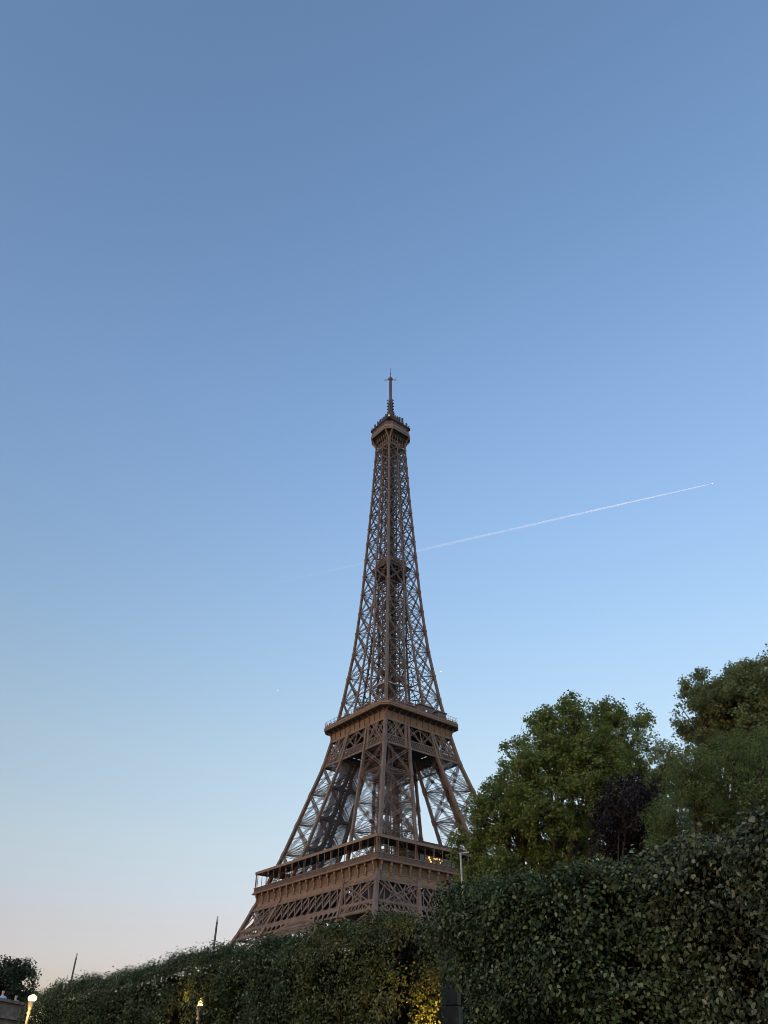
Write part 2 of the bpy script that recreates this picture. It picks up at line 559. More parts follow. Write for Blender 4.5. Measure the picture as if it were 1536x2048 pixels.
for k in range(4):
    # belt girder hanging under the frieze on the slope of the legs
    mb = MB()
    zt, zb, zc = 51.3, 44.9, 42.4
    for z, wdt in ((zt, .7), (zb, .75), (zc, .5)):
        mb.beam(fp(k, -H(z) + .5, z, .06), fp(k, H(z) - .5, z, .06), .5, wdt)
    ws = [-H(zt) + .8, H(zt) - .8]

    def lin(u0, z0, u1, z1, wdt, n=0.0):
        mb.beam(fp(k, u0, z0, n), fp(k, u1, z1, n), wdt, .16, FN[k])
    bay = 3.86
    for i in range(-11, 12):
        u = i * bay
        for run, wdt, n in ((bay, .42, .05), (-1.5 * bay, .42, -.2), (-.7 * bay, .34, -.9), (.7 * bay, .3, -1.1)):
            u0, u1, za, zz = u, u + run, zt, zb
            lim0, lim1 = H(zt) - .6, H(zb) - .6
            if abs(u0) > lim0: continue
            if abs(u1) > lim1:
                t = (lim1 - abs(u0)) / (abs(u1) - abs(u0))
                u1, zz = u0 + (u1 - u0) * t, zt + (zb - zt) * t
            lin(u0, za, u1, zz, wdt, n)
    for s in (-1, 1):
        i0, i1, i2 = H(zt) - 16.4, H(zb) - 16.4, H(zc) - 16.6
        mb.beam(fp(k, s * i0, zt, .08), fp(k, s * i1, zb, .08), .95, .5, FN[k])
        mb.beam(fp(k, s * i1, zb, .08), fp(k, s * i2, zc, .08), .95, .5, FN[k])
        # fine lattice of the lower band over the leg
        for j in range(-1, 11):
            for run in (1.9, -1.9):
                u0, u1 = s * i1 + s * j * 1.7, s * i1 + s * j * 1.7 + run
                if min(abs(u0), abs(u1)) < i1 or max(abs(u0), abs(u1)) > H(zb) - .3: continue
                lin(u0, zb, u1, zc, .26)
    mb.build('belt_girder', IRON, first)
    # arch: arcade of round openings under the belt, then a laced rim
    mb = MB()

    def arch(u): return 43.9 - (37.0 - math.sqrt(37.0 ** 2 - min(abs(u), 36.5) ** 2))

    def z_in(u): return arch(u) - 3.4
    us = np.linspace(-30, 30, 61)
    for a, b in zip(us[:-1], us[1:]):
        for f_, wdt in ((lambda u: arch(u), .55), (lambda u: arch(u) - 3.4, .5)):
            mb.beam(fp(k, a, f_(a), .1), fp(k, b, f_(b), .1), .6, wdt, FN[k])
        for c in (0, .5):
            u = a + (b - a) * c
            mb.beam(fp(k, u, arch(u)), fp(k, u + .9, arch(u + .9) - 3.4), .16, .16, FN[k])
            mb.beam(fp(k, u, arch(u)), fp(k, u - .9, arch(u - .9) - 3.4), .16, .16, FN[k])
    # spandrel plate with round-headed openings
    N = 14
    pitch = 2.62
    for i in range(-14, 14):
        uc = (i + .5) * pitch
        top, R0 = zb - .3, .98
        if abs(uc) > H(43) - 17.0: continue
        lo = arch(uc) + .2
        base = min(lo, zb - .8)
        head = zb - .8 - R0
        # plate above each opening, cut by a half circle
        arc = [(uc + R0 * math.cos(t), head + R0 * math.sin(t)) for t in np.linspace(math.pi, 0, 9)]
        if lo > head + R0 * .45:
            if lo < zb - .35:
                mb.poly([fp(k, uc - pitch / 2, lo, .12), fp(k, uc + pitch / 2, lo, .12), fp(k, uc + pitch / 2, top, .12), fp(k, uc - pitch / 2, top, .12)])
            continue
        arc = [(x_, max(z_, lo)) for x_, z_ in arc]
        for t0, t1 in zip(arc[:-1], arc[1:]):
            mb.poly([fp(k, t0[0], t0[1], .12), fp(k, t1[0], t1[1], .12), fp(k, t1[0], top, .12), fp(k, t0[0], top, .12)])
        for s in (-1, 1):
            ue, uo = uc + s * R0, uc + s * pitch / 2
            a_, b_ = sorted((ue, uo))
            mb.poly([fp(k, a_, lo - .6, .12), fp(k, b_, lo - .6, .12), fp(k, b_, top, .12), fp(k, a_, top, .12)])
    mb.build('arch', IRON, first)
    # frieze wall with moulded lower band
    mb = MB()
    hw = 34.25

    def slab(h0, h1, z0, z1, half):
        a = [fp(k, -half, z0, 0, h0), fp(k, half, z0, 0, h0), fp(k, half, z0, 0, h1), fp(k, -half, z0, 0, h1)]
        mb.prism(a, [p + np.array([0, 0, z1 - z0]) for p in a])
    slab(33.6, hw, 51.62, 56.55, hw - .002 * k)
    mb.build('frieze', FRIEZE, first)
    mb = MB()
    slab(hw + .003, hw + .14, 52.15, 53.45, hw + .1)
    slab(hw + .004, hw + .42, 51.6, 52.1, hw + .4)
    slab(hw + .004, hw + .24, 53.5, 53.75, hw + .2)
    mb.build('frieze_moulding', IRON_F, first)
    # gallery parapet: deck edge, mesh screen, handrail
    mb = MB()
    E = 35.35
    slab(hw + .3, E, 56.5, 57.1, E - .003)
    slab(E - .5, E - .16, 58.52, 58.72, E - .16)
    slab(E + .003, E + .2, 56.62, 56.86, E + .2)
    mb.build('deck_edge', IRON_F, first)
    mb = MB()
    slab(E - .42, E - .34, 57.1, 58.51, E - .34)
    for i in range(-70, 71):
        mb.beam(fp(k, i * .5, 57.1, 0, E - .3), fp(k, i * .5, 58.5, 0, E - .3), .09, .07)
    mb.build('parapet', PAVIL, first)
    # gallery roof, deep and dark underneath
    mb = MB()
    a = [fp(k, -35.0, 63.4, 0, 35.0), fp(k, 35.0, 63.4, 0, 35.0), fp(k, 27.8, 63.4, 0, 27.8), fp(k, -27.8, 63.4, 0, 27.8)]
    mb.prism(a, [p + np.array([0, 0, .25]) for p in a])
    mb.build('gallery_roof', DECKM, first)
    mb = MB()
    slab(34.92, 35.12, 63.2, 64.05, 35.1)
    mb.build('roof_fascia', IRON_F, first)

# consoles of the frieze and posts of the gallery, one mesh shared by all
mb = MB()
mb.box(34.25, 34.85, -.3, .3, 53.76, 55.9)
mb.rings([[(34.25, -.26, z), (34.25 + d, -.26, z), (34.25 + d, .26, z), (34.25, .26, z)] for z, d in ((53.0, .5), (53.2, .62), (53.5, .55))])
mb.rings([[(34.25, -.3, z), (34.25 + d, -.3, z), (34.25 + d, .3, z), (34.25, .3, z)] for z, d in ((55.3, .55), (55.7, .85), (56.1, 1.0), (56.48, 1.05))])
mb.lathe([(.05, 55.35), (.3, 55.45), (.38, 55.75), (.3, 56.05), (.05, 56.15)], 35.0, 0, 10)
console = mb.build('console', IRON_F, first)
mb = MB()
mb.box(34.88, 35.03, -.42, -.27, 57.1, 63.38)
mb.box(34.88, 35.03, .27, .42, 57.1, 63.38)
gpost = mb.build('gallery_post', IRON_F, first)
mb = MB()
mb.box(34.87, 35.0, -.07, .07, 57.1, 63.38)
mull = mb.build('gallery_mullion', IRON_F, first)
for k in range(4):
    for i in range(18):
        if (k, i) != (0, 0):
            c = console.copy(); COL.objects.link(c)
        else: c = console
        ang = k * math.pi / 2
        u = (i + .5) * 70.0 / 18 - 35.0 + 0.0
        u *= (34.1 / 34.0)
        c.location = (-math.sin(ang) * u, math.cos(ang) * u, 0); c.rotation_euler = (0, 0, ang)
    for i in range(10):
        c = gpost if (k, i) == (0, 0) else gpost.copy()
        if c is not gpost: COL.objects.link(c)
        u = -34.3 + i * 68.6 / 9
        c.location = (-math.sin(k * math.pi / 2) * u, math.cos(k * math.pi / 2) * u, 0); c.rotation_euler = (0, 0, k * math.pi / 2)
        if i < 9:
            c = mull if (k, i) == (0, 0) else mull.copy()
            if c is not mull: COL.objects.link(c)
            u += 34.3 / 9
            c.location = (-math.sin(k * math.pi / 2) * u, math.cos(k * math.pi / 2) * u, 0); c.rotation_euler = (0, 0, k * math.pi / 2)
# small ceiling bulbs of the gallery
mb = MB()
for k in (0, 1):
    for i in range(-12, 13):
        p = fp(k, i * 2.7 + .6, 63.2, 0, 33.2 - (i % 3) * 2.2)
        mb.lathe([(.02, p[2]), (.07, p[2] + .06), (.02, p[2] + .12)], p[0], p[1], 6)
mb.build('ceiling_bulb', WHITEGLOW, first)
# glazed pavilion on the right hand side of the deck
mb = MB()
mb.box(-14, 14.2, 20.0, 31.0, 57.35, 64.6)
pav = mb.build('pavilion', GLASSD, first)
mb = MB()
a = [(-14.6, 19.4, 64.6), (14.8, 19.4, 64.6), (14.8, 32.2, 64.6), (-14.6, 32.2, 64.6)]
mb.prism(a, [(x, y, z + 1.1) for x, y, z in a])
mb.build('pavilion_roof', DECKM, pav)
mb = MB()
for i in range(15):
    mb.box(-14 + i * 2.0 - .06, -14 + i * 2.0 + .06, 31.0, 31.12, 57.4, 64.5)
mb.build('mullion', PAVIL, pav)
for x, z, r in ((10.5, 61.2, .34), (10.1, 60.6, .26), (9.8, 60.0, .3), (8.3, 61.2, .22), (7.6, 61.1, .2), (7.0, 61.3, .2), (5.9, 61.3, .24), (5.6, 60.3, .18), (4.8, 61.0, .16), (8.0, 59.9, .16)):
    mb = MB()
    mb.lathe([(.02, z - r * 1.4), (r * .8, z - r * .6), (r, z), (r * .7, z + r * .7), (.02, z + r)], x, 31.6, 8)
    mb.build('hanging_lamp', WARMGLOW, pav)

# inner glazed guard round the open centre, seen bright against the sky behind
mb = MB()
for k in range(4):
    for i in range(-11, 12):
        mb.beam(fp(k, i * 1.1, 57.3, 0, 24.0), fp(k, i * 1.1, 61.0, 0, 24.0), .1)
    mb.beam(fp(k, -12, 58.5, 0, 24.0), fp(k, 12, 58.5, 0, 24.0), .1)
    mb.beam(fp(k, -12, 61.0, 0, 24.0), fp(k, 12, 61.0, 0, 24.0), .14)
mb.build('inner_guard', IRON_D, first)

# --- second deck
p2 = MB()


def octo(h, c, z): return [np.array((x, y, z)) for x, y in ((h, -h + c), (h, h - c), (h - c, h), (-h + c, h), (-h, h - c), (-h, -h + c), (-h + c, -h), (h - c, -h))]


O2, C2 = 20.2, 2.6
p2.prism(octo(O2 - .6, C2, 115.2), octo(O2 - .6, C2, 116.57))
for z, lim in ((103.9, 17.6),):
    p2.box(-lim, lim, -8.0, 8.0, z, z + .3)
    p2.box(-8.0, 8.0, -lim, -8.003, z, z + .3)
    p2.box(-8.0, 8.0, 8.003, lim, z, z + .3)
second = p2.build('second_deck', DECKM, tower)
for sx in (1, -1):
    for sy in (1, -1):
        mb = MB()
        for i in range(9):
            t = 8.2 + i * 1.2
            mb.beam((sx * 8, sy * t, 103.6), (sx * 18, sy * t, 103.6), .7, .2)
            mb.beam((sx * t, sy * 8, 103.4), (sx * t, sy * 18, 103.4), .7, .22)
        mb.build('floor_grille', DECKM, second)
for k in range(4):
    mb = MB()
    for z, wdt in ((111.3, .7), (104.7, .42), (101.4, .55)):
        mb.beam(fp(k, -H(z) + .4, z, .07), fp(k, H(z) - .4, z, .07), .45, wdt)
    # small-mesh band
    n = 22
    for i in range(-n, n + 1):
        for run in (1.7, -1.7):
            u0, u1 = i * .85, i * .85 + run
            if max(abs(u0), abs(u1)) > 17.9: continue
            mb.beam(fp(k, u0, 101.6), fp(k, u1, 104.6), .2, .12, FN[k])
    # large crosses
    for z0, z1 in ((104.9, 111.0),):
        ed = [(-H(z0) + .3, -H(z1) + .3), (-8.3, -7.0), (8.3, 7.0), (H(z0) - .3, H(z1) - .3)]
        for (a0, a1), (b0, b1) in zip(ed[:-1], ed[1:]):
            m0, m1 = (a0 + b0) / 2, (a1 + b1) / 2
            for c0, c1, d0, d1 in ((a0, a1, m0, m1), (m0, m1, b0, b1)):
                mb.lattice(fp(k, c0, z0), fp(k, d1, z1), FN[k], .5, .16, .1, 1.0)
                mb.lattice(fp(k, d0, z0), fp(k, c1, z1), FN[k], .5, .16, .1, 1.0)
                mb.beam(fp(k, c0, z0, -.5), fp(k, (c1 + d1) / 2, z1, -.5), .18)
                mb.beam(fp(k, d0, z0, -.5), fp(k, (c1 + d1) / 2, z1, -.5), .18)
            mb.beam(fp(k, m0, z0), fp(k, m1, z1), .4, .3, FN[k])
        for s in (-1, 1):
            mb.beam(fp(k, s * 8.3, z0, .05), fp(k, s * 7.0, z1, .05), .9, .5, FN[k])
            mb.beam(fp(k, s * 8.9, 101.5, .05), fp(k, s * 8.3, z0, .05), .9, .5, FN[k])
    mb.build('belt_girder', IRON, second)
# cornice: flared wall under the deck edge
mb = MB()
mb.rings([octo(h, c, z) for h, c, z in ((16.9, .3, 110.9), (17.15, .3, 111.0), (17.15, .3, 111.7), (17.0, .3, 111.8), (17.15, .4, 113.6), (17.3, .6, 114.5))], cap=False)
mb.build('cornice', IRON_F, second)
mb = MB()
mb.rings([octo(h, c, z) for h, c, z in ((17.3, .6, 114.5), (17.9, 1.2, 115.0), (O2 - .5, C2, 115.28))], cap=False)
mb.build('soffit', DECKM, second)  # dark colour gives the shadow band under the deck edge
mb = MB()
mb.rings([octo(h, c, z) for h, c, z in ((O2 - .9, C2, 115.3), (O2, C2, 115.35), (O2 + .1, C2, 115.6), (O2, C2, 116.0), (O2 + .12, C2, 116.1), (O2 + .12, C2, 116.6), (O2 - .5, C2, 116.65))], cap=False)
mb.build('deck_edge', IRON_F, second)
mb = MB()
prof = [(17.0, 111.9), (17.35, 112.0), (17.5, 113.4), (17.8, 114.3), (18.6, 114.9), (19.9, 115.25), (19.9, 115.4), (17.0, 115.4)]
mb.prism([(x, -.14, z) for x, z in prof], [(x, .14, z) for x, z in prof])
c2 = mb.build('console', IRON_F, second)
for k in range(4):
    for i in range(12):
        c = c2 if (k, i) == (0, 0) else c2.copy()
        if c is not c2: COL.objects.link(c)
        u = -16.9 + i * 33.8 / 11
        c.location = (-math.sin(k * math.pi / 2) * u, math.cos(k * math.pi / 2) * u, 0); c.rotation_euler = (0, 0, k * math.pi / 2)
# railing
mb = MB()
ring = octo(O2 - .1, C2, 116.65)
for a, b in zip(ring, ring[1:] + ring[:1]):
    L = np.linalg.norm(b - a)
    n = max(2, int(L / .9))
    for i in range(n):
        p = a + (b - a) * i / n
        mb.beam(p, p + np.array([0, 0, 2.3]), .07)
    for dz in (.5, 1.1, 2.3):
        mb.beam(a + np.array([0, 0, dz]), b + np.array([0, 0, dz]), .07)
    mb.beam(a + np.array([0, 0, .28]), b + np.array([0, 0, .28]), .05, .55)
mb.build('railing', IRON, second)
# kiosks standing on the deck inside the railing
for x0, x1, y0, y1, z1 in ((-15, -10.5, 12.5, 16.5, 121.2), (-8, -1, 13, 16.5, 121.6), (2, 8, 12.5, 15.5, 120.2), (12.5, 15.5, -14, -8, 120.4), (12.5, 15.5, -3, 5, 121.0)):
    mb = MB()
    mb.box(x0, x1, y0, y1, 116.58, z1)
    kb = mb.build('kiosk', PAVIL, second)
    mb = MB()
    mb.prism([(x0 - .4, y0 - .4, z1), (x1 + .4, y0 - .4, z1), (x1 + .4, y1 + .4, z1), (x0 - .4, y1 + .4, z1)],
             [(x0 - .4, y0 - .4, z1 + .4), (x1 + .4, y0 - .4, z1 + .4), (x1 + .4, y1 + .4, z1 + .4), (x0 - .4, y1 + .4, z1 + .4)])
    mb.build('kiosk_roof', IRON, kb)
    mb = MB()
    mb.box(x0 + .5, x1 - .5, y1 + .01, y1 + .06, 117.4, z1 - 1.2)
    mb.box(x1 + .01, x1 + .06, y0 + .5, y1 - .5, 117.4, z1 - 1.2)
    mb.build('kiosk_window', GLASSD, kb)
for x, y, z in ((-11.5, 16.62, 118.2), (-12.2, 16.62, 118.3), (-4.2, 16.66, 119.6), (.2, 16.7, 119.0), (15.7, 2, 118.9)):
    mb = MB()
    mb.lathe([(.02, z - .35), (.22, z - .2), (.28, z), (.2, z + .3), (.02, z + .35)], x, y, 8)
    mb.build('wall_lamp', WHITEGLOW if z > 118.5 else WARMGLOW, second)

# --- upper shaft
NODES = [116.5, 128, 138.4, 149.5, 159.7, 169.5, 179.4, 189, 198.4, 207.5, 216, 224.5, 232.3, 239.8, 247, 253.8, 260, 265.6]


def inner_u(z): return max(0.0, float(np.interp(z, [116, 124, 138, 159, 176], [5.4, 4.4, 3.3, 1.9, 0.0])))


br = MB()
for a, b in zip(NODES[:-1], NODES[1:]):
    for k in range(4):
        for s in (-1, 1):
            c0, c1 = s * inner_u(a), s * inner_u(b)
            o0, o1 = s * H(a), s * H(b)
            ww = .55 if a < 200 else .42
            br.lattice(fp(k, c0, a), fp(k, o1, b), FN[k], ww, .145, .075, 1.0, .35)
            br.lattice(fp(k, o0, a), fp(k, c1, b), FN[k], ww, .145, .075, 1.0, .35)
            br.lattice(fp(k, c1, b), fp(k, o1, b), FN[k], .5, .14, .09, 1.0)
            mid = (fp(k, c0, a) + fp(k, o0, a) + fp(k, c1, b) + fp(k, o1, b)) / 4
            br.beam(mid - np.array([0, 0, .4]), mid + np.array([0, 0, .4]), .6, .3, FN[k])
            # fan of horizontal stays spreading from the corner post
            P = fp(k, o1, b)
            for t in (.2, .45, .7, .95):
                br.beam(P, fp((k + (1 if s > 0 else 3)) % 4, s * -1 * H(b) * (1 - 2 * t) * 0 + (-s) * H(b) * (1 - t), b, -H(b) * .45 * t), .11, .11)
            # inner leg panel while the leg is still separate
            if inner_u(a) > .5:
                q0, q1 = inner_u(a), inner_u(b)
                P0, P1 = fp(k, s * q0, a), fp(k, s * q1, b)
                Q0, Q1 = fp(k, s * q0, a, 0, q0), fp(k, s * q1, b, 0, max(q1, .3))
                br.lattice(P0, Q1, (0, 0, 1), .4, .13, .08)
                br.lattice(Q0, P1, (0, 0, 1), .4, .13, .08)
                br.beam(P1, Q1, .25)
        if inner_u(b) > .2:
            br.beam(fp(k, -inner_u(b), b), fp(k, inner_u(b), b), .3, .4)
    # diaphragm
    h = H(b)
    br.beam((h, h, b), (-h, -h, b), .3, .25)
    br.beam((h, -h, b), (-h, h, b), .3, .25)
    for k in range(4):
        br.beam(fp(k, 0, b), fp((k + 1) % 4, 0, b), .25)
        for u in (-.5, .5):
            br.beam(fp(k, u * h, b), fp((k + 2) % 4, -u * h, b), .14)
shaft = br.build('upper_shaft', IRON, tower)
for sx in (1, -1):
    for sy in (1, -1):
        mb = MB()
        for a, b in zip(NODES[:-1], NODES[1:] ):
            wdt = float(np.interp(a, [116, 268], [1.0, .72]))
            mb.beam((sx * H(a), sy * H(a), a), (sx * H(b), sy * H(b), b), wdt, wdt, (sx, 0, 0))
            mb.beam((sx * H(b), sy * H(b), b - .5), (sx * H(b), sy * H(b), b + .5), wdt + .25, wdt + .25, (sx, 0, 0))
        mb.beam((sx * H(265.6), sy * H(265.6), 265.6), (sx * 5.2, sy * 5.2, 271), .72, .72, (sx, 0, 0))
        mb.build('corner_post', IRON, shaft)
for k in range(4):
    for s in (-1, 1):
        mb = MB()
        for a, b in zip(NODES[:-1], NODES[1:]):
            if s == 1 and inner_u(a) == 0: break
            mb.beam(fp(k, s * inner_u(a), a, -.02), fp(k, s * inner_u(b), b, -.02), .68 if a < 180 else .6, .6, FN[k])
            mb.beam(fp(k, s * inner_u(b), b - .5, -.02), fp(k, s * inner_u(b), b + .5, -.02), .95, .75, FN[k])
        mb.build('face_post', IRON, shaft)
# lift shaft core with stairs
mb = MB()
zz = np.arange(116, 270, 3.2)
for z0, z1 in zip(zz[:-1], zz[1:]):
    r = 2.6 if z0 < 196 else 2.0
    for x in (-1, 0, 1):
        for y in (-1, 0, 1):
            if x == 0 and y == 0: continue
            mb.beam((x * r, y * r, z0), (x * r, y * r, z1), .32)
    for k in range(4):
        mb.beam(fp(k, -r, z0, 0, r), fp(k, r, z0, 0, r), .2)
        mb.beam(fp(k, -r, z0, 0, r), fp(k, r, z1, 0, r), .15)
        mb.beam(fp(k, r, z0, 0, r), fp(k, 0, z1, 0, r), .13)
    # spiral stair flights beside the lifts
    ph = z0 * .9
    q = np.array([math.cos(ph), math.sin(ph)]) * 1.2
    q2 = np.array([math.cos(ph + 2.9), math.sin(ph + 2.9)]) * 1.2
    for cx, cy in ((-r - 1.5, -r - .5), (r + .8, -r - 1.0)):
        if z0 < 205:
            mb.beam((cx + q[0], cy + q[1], z0), (cx + q2[0], cy + q2[1], z1), .8, .15)
mb.beam((1.5, .2, 116), (1.5, .2, 268), 1.1, 1.0, (1, 0, 0))
mb.beam((-1.5, -.4, 116), (-1.5, -.4, 268), 1.0, .9, (1, 0, 0))
mb.beam((.2, 1.9, 116), (.2, 1.9, 268), .7, .6, (1, 0, 0))
mb.build('lift_shaft', IRON_D, shaft)
# intermediate platform
mb = MB()
mb.prism([(x, y, 193.0) for x, y in ((4.9, -4.9), (4.9, 4.9), (-4.9, 4.9), (-4.9, -4.9))], [(x, y, 196.3) for x, y in ((4.9, -4.9), (4.9, 4.9), (-4.9, 4.9), (-4.9, -4.9))])
ip = mb.build('intermediate_platform', IRON, shaft)
mb = MB()
mb.box(-6.3, 6.3, -6.3, 6.3, 191.4, 192.6)
mb.box(-5.4, 5.4, -5.4, 5.4, 187.6, 188.2)
for k in range(4):
    for u in (-4, -2, 0, 2, 4):
        mb.beam(fp(k, u, 191.4, 0, 5.8), fp(k, u * .6, 185, 0, 4.2), .3)
mb.build('platform_underframe', DECKM, ip)
# pale canopy over the lift landing at the second deck
mb = MB()
cx, cy = 7.4, 6.4
mb.rings([[(cx + x * r, cy + y * r, z) for x, y in ((1, -1), (1, 1), (-1, 1), (-1, -1))] for r, z in ((1.0, 127.6), (2.5, 130.4), (2.6, 130.5))])
ca = mb.build('lift_canopy', PAVIL, shaft)
mb = MB()
mb.box(cx - 2.9, cx + 2.9, cy - 2.9, cy + 2.9, 130.5, 131.2)
mb.build('canopy_edge', WHITEP, ca)
# lift machinery clutter low in the shaft
mb = MB()
for x, y, z, s in ((3, 6, 122, 1.6), (7, 1, 121, 1.8), (-2, 8, 123, 1.5), (8, -5, 121, 1.4), (-6, 6, 122, 2.0), (1, 7, 134, 1.3), (6, 2, 137, 1.2), (-3, 5, 142, 1.3)):
    mb.box(x - s, x + s, y - s, y + s, z, z + s * 1.4)
mb.build('lift_machinery', PAVIL, shaft)

# --- summit
sm = MB()
sm.prism(octo(8.4, 3.0, 274.0), octo(8.4, 3.0, 274.3))
summit = sm.build('summit_deck', DECKM, tower)
mb = MB()
mb.rings([octo(h, c, z) for h, c, z in ((8.3, 3.0, 273.3), (8.6, 3.0, 273.4), (8.6, 3.0, 274.4), (8.75, 3.0, 274.5), (8.75, 3.0, 274.9), (8.55, 3.0, 275.0), (8.55, 3.0, 276.4), (8.3, 3.0, 276.5))], cap=False)
mb.build('deck_band', IRON_F, summit)
mb = MB()
for k in range(4):
    for u in (-5.0, 5.0):
        pr = []
        for t in np.linspace(0, 1, 9):
            r = 5.3 + 3.1 * t ** 2.2
            uu = math.copysign(np.interp(t, [0, 1], [5.0, 5.5]), u)
            pr.append(fp(k, uu, 265.6 + 7.7 * t, 0, r))
        for a, b in zip(pr[:-1], pr[1:]):
            mb.beam(a, b, .55, .7, FN[k])
    for u in (-3.4, -1.7, 0, 1.7, 3.4):
        pr = [fp(k, u, 265.6 + 7.7 * t, 0, 5.3 + 1.2 * t ** 3) for t in np.linspace(0, 1, 5)]
        for a, b in zip(pr[:-1], pr[1:]):
            mb.beam(a, b, .28, .3, FN[k])
    mb.beam(fp(k, -5.3, 265.8), fp(k, 5.3, 265.8), .5, .45)
    mb.beam(fp(k, -5.3, 268.6, 0, 5.3), fp(k, 5.3, 268.6, 0, 5.3), .4, .3)
    for u in (-4, -2, 0, 2):
        mb.beam(fp(k, u, 265.8), fp(k, u + 2, 268.6, 0, 5.3), .15)
        mb.beam(fp(k, u + 2, 265.8), fp(k, u, 268.6, 0, 5.3), .15)
mb.build('bracket', IRON_F, summit)
mb = MB()
mb.rings([octo(h, c, z) for h, c, z in ((8.2, 3.0, 273.95), (7.2, 2.5, 273.3), (6.2, 1.4, 272.4), (5.45, .6, 271.2))])
mb.build('cove', DECKM, summit)
mb = MB()
mb.box(-4.6, 4.6, -4.6, 4.6, 266, 271.1)
mb.build('lower_cabin', IRON_D, summit)
mb = MB()
mb.rings([octo(h, c, z) for h, c, z in ((7.4, 2.6, 276.4), (7.4, 2.6, 279.6), (6.6, 2.4, 280.2))])
mb.build('upper_cabin', PAVIL, summit)
mb = MB()
ring = octo(8.4, 3.0, 276.5)
for a, b in zip(ring, ring[1:] + ring[:1]):
    n = max(3, int(np.linalg.norm(b - a) / .7))
    for i in range(n):
        p = a + (b - a) * i / n
        mb.beam(p, p + np.array([-p[0] * .05, -p[1] * .05, 2.9]), .08)
    for dz in (1.0, 1.9, 2.9):
        s = 1 - .05 * dz / 2.9
        q = np.array([s, s, 1])
        mb.beam(a * q + np.array([0, 0, dz]), b * q + np.array([0, 0, dz]), .09)
mb.build('guard_mesh', IRON, summit)
mb = MB()
mb.rings([octo(h, c, z) for h, c, z in ((7.0, 1.2, 280.2), (7.9, 1.0, 280.6), (8.0, 1.0, 281.1), (7.2, 1.4, 282.0), (5.2, 1.4, 285.0), (4.0, 1.2, 287.6), (2.8, .9, 289.6), (1.7, .5, 292.0))])
mb.build('summit_roof', IRON_D, summit)
r_ = random.Random(4)
for i in range(98):
    mb = MB()
    k = r_.randrange(4)
    u = r_.uniform(-7, 7)
    t = r_.random()
    h = 7.6 - 4.6 * t
    u *= h / 7.6
    p = fp(k, u, 281.6 + 7.6 * t ** 1.15, 0, h)
    L = r_.uniform(.9, 3.2) * (1 if r_.random() < .85 else 1.4)
    mb.beam(p, p + np.array([0, 0, L]), .26 if r_.random() < .6 else .6)
    if r_.random() < .4:
        mb.beam(p + np.array([-.5, 0, L * .7]), p + np.array([.5, 0, L * .7]), .14)
    mb.build('aerial', IRON_D, summit)
for x, y in ((7.6, -6.6), (-6.6, 7.6), (7.0, 5.2), (-7, -6)):
    mb = MB()
    mb.beam((x * .9, y * .9, 280.9), (x * 1.0, y * 1.0, 282.6), .5)
    mb.beam((x * .86, y * .86, 281.1), (x * .98, y * .98, 281.1), .7)
    mb.build('corner_finial', IRON_D, summit)
mb = MB()
mb.lathe([(.02, 286.0), (.3, 286.2), (.3, 286.6), (.02, 286.8)], 4.6, 4.2, 8)
mb.build('beacon', WHITEGLOW, summit)
mb = MB()
for a, b in (((1.0), (1.0)),):
    for k in range(4):
        for s in (-1, 1):
            mb.beam((s * .9, k and .9 or -.9, 286), (s * .6, (k and .6 or -.6), 303.5), .35)
mb.lathe([(2.0, 284), (1.9, 288), (1.3, 289.5), (.95, 292), (.85, 303.5), (.75, 304), (.72, 319.6), (1.25, 320.3), (1.3, 321.4), (.5, 322), (.22, 322.4), (.2, 326.4), (.12, 326.6), (.1, 330.2)], 0, 0, 12)
mast = mb.build('antenna_mast', PAVIL, summit)
mb = MB()
for z in (291.5, 293.6, 295.7, 298.0, 300.3, 302.5):
    for k in range(4):
        d = FN[k]
        mb.beam(d * .7 + np.array([0, 0, z]), d * 2.0 + np.array([0, 0, z + .1]), .22)
        e = FN[(k + 1) % 4]
        mb.beam(d * 1.95 + e * -.5 + np.array([0, 0, z + .1]), d * 1.95 + e * .5 + np.array([0, 0, z + .1]), .45)
for z in np.arange(304, 319, 1.25):
    mb.lathe([(.7, z), (.84, z + .1), (.84, z + .5), (.7, z + .6)], 0, 0, 8)
mb.build('dipole_panel', IRON_D, mast)
mb = MB()
vx = np.array([.766, -.643, 0])
for s in (-1, 1):
    mb.beam(vx * s * 1.1 + np.array([0, 0, 320.7]), vx * s * 3.1 + np.array([0, 0, 320.7]), .16)
    mb.beam(vx * s * 2.2 + np.array([0, 0, 320.7]), vx * s * 3.3 + np.array([0, 0, 320.7]), .25, 1.3)
    vy = np.array([.643, .766, 0])
    mb.beam(vy * s * 1.1 + np.array([0, 0, 320.7]), vy * s * 3.0 + np.array([0, 0, 320.7]), .16)
mb.build('crossarm', GREYP, mast)

# ------------------------------------------------------------------ people
SKIN = principled('skin', (0.45, 0.28, 0.2), 0.6)
HAIRM = principled('dark_hair', (0.03, 0.022, 0.018), 0.6)


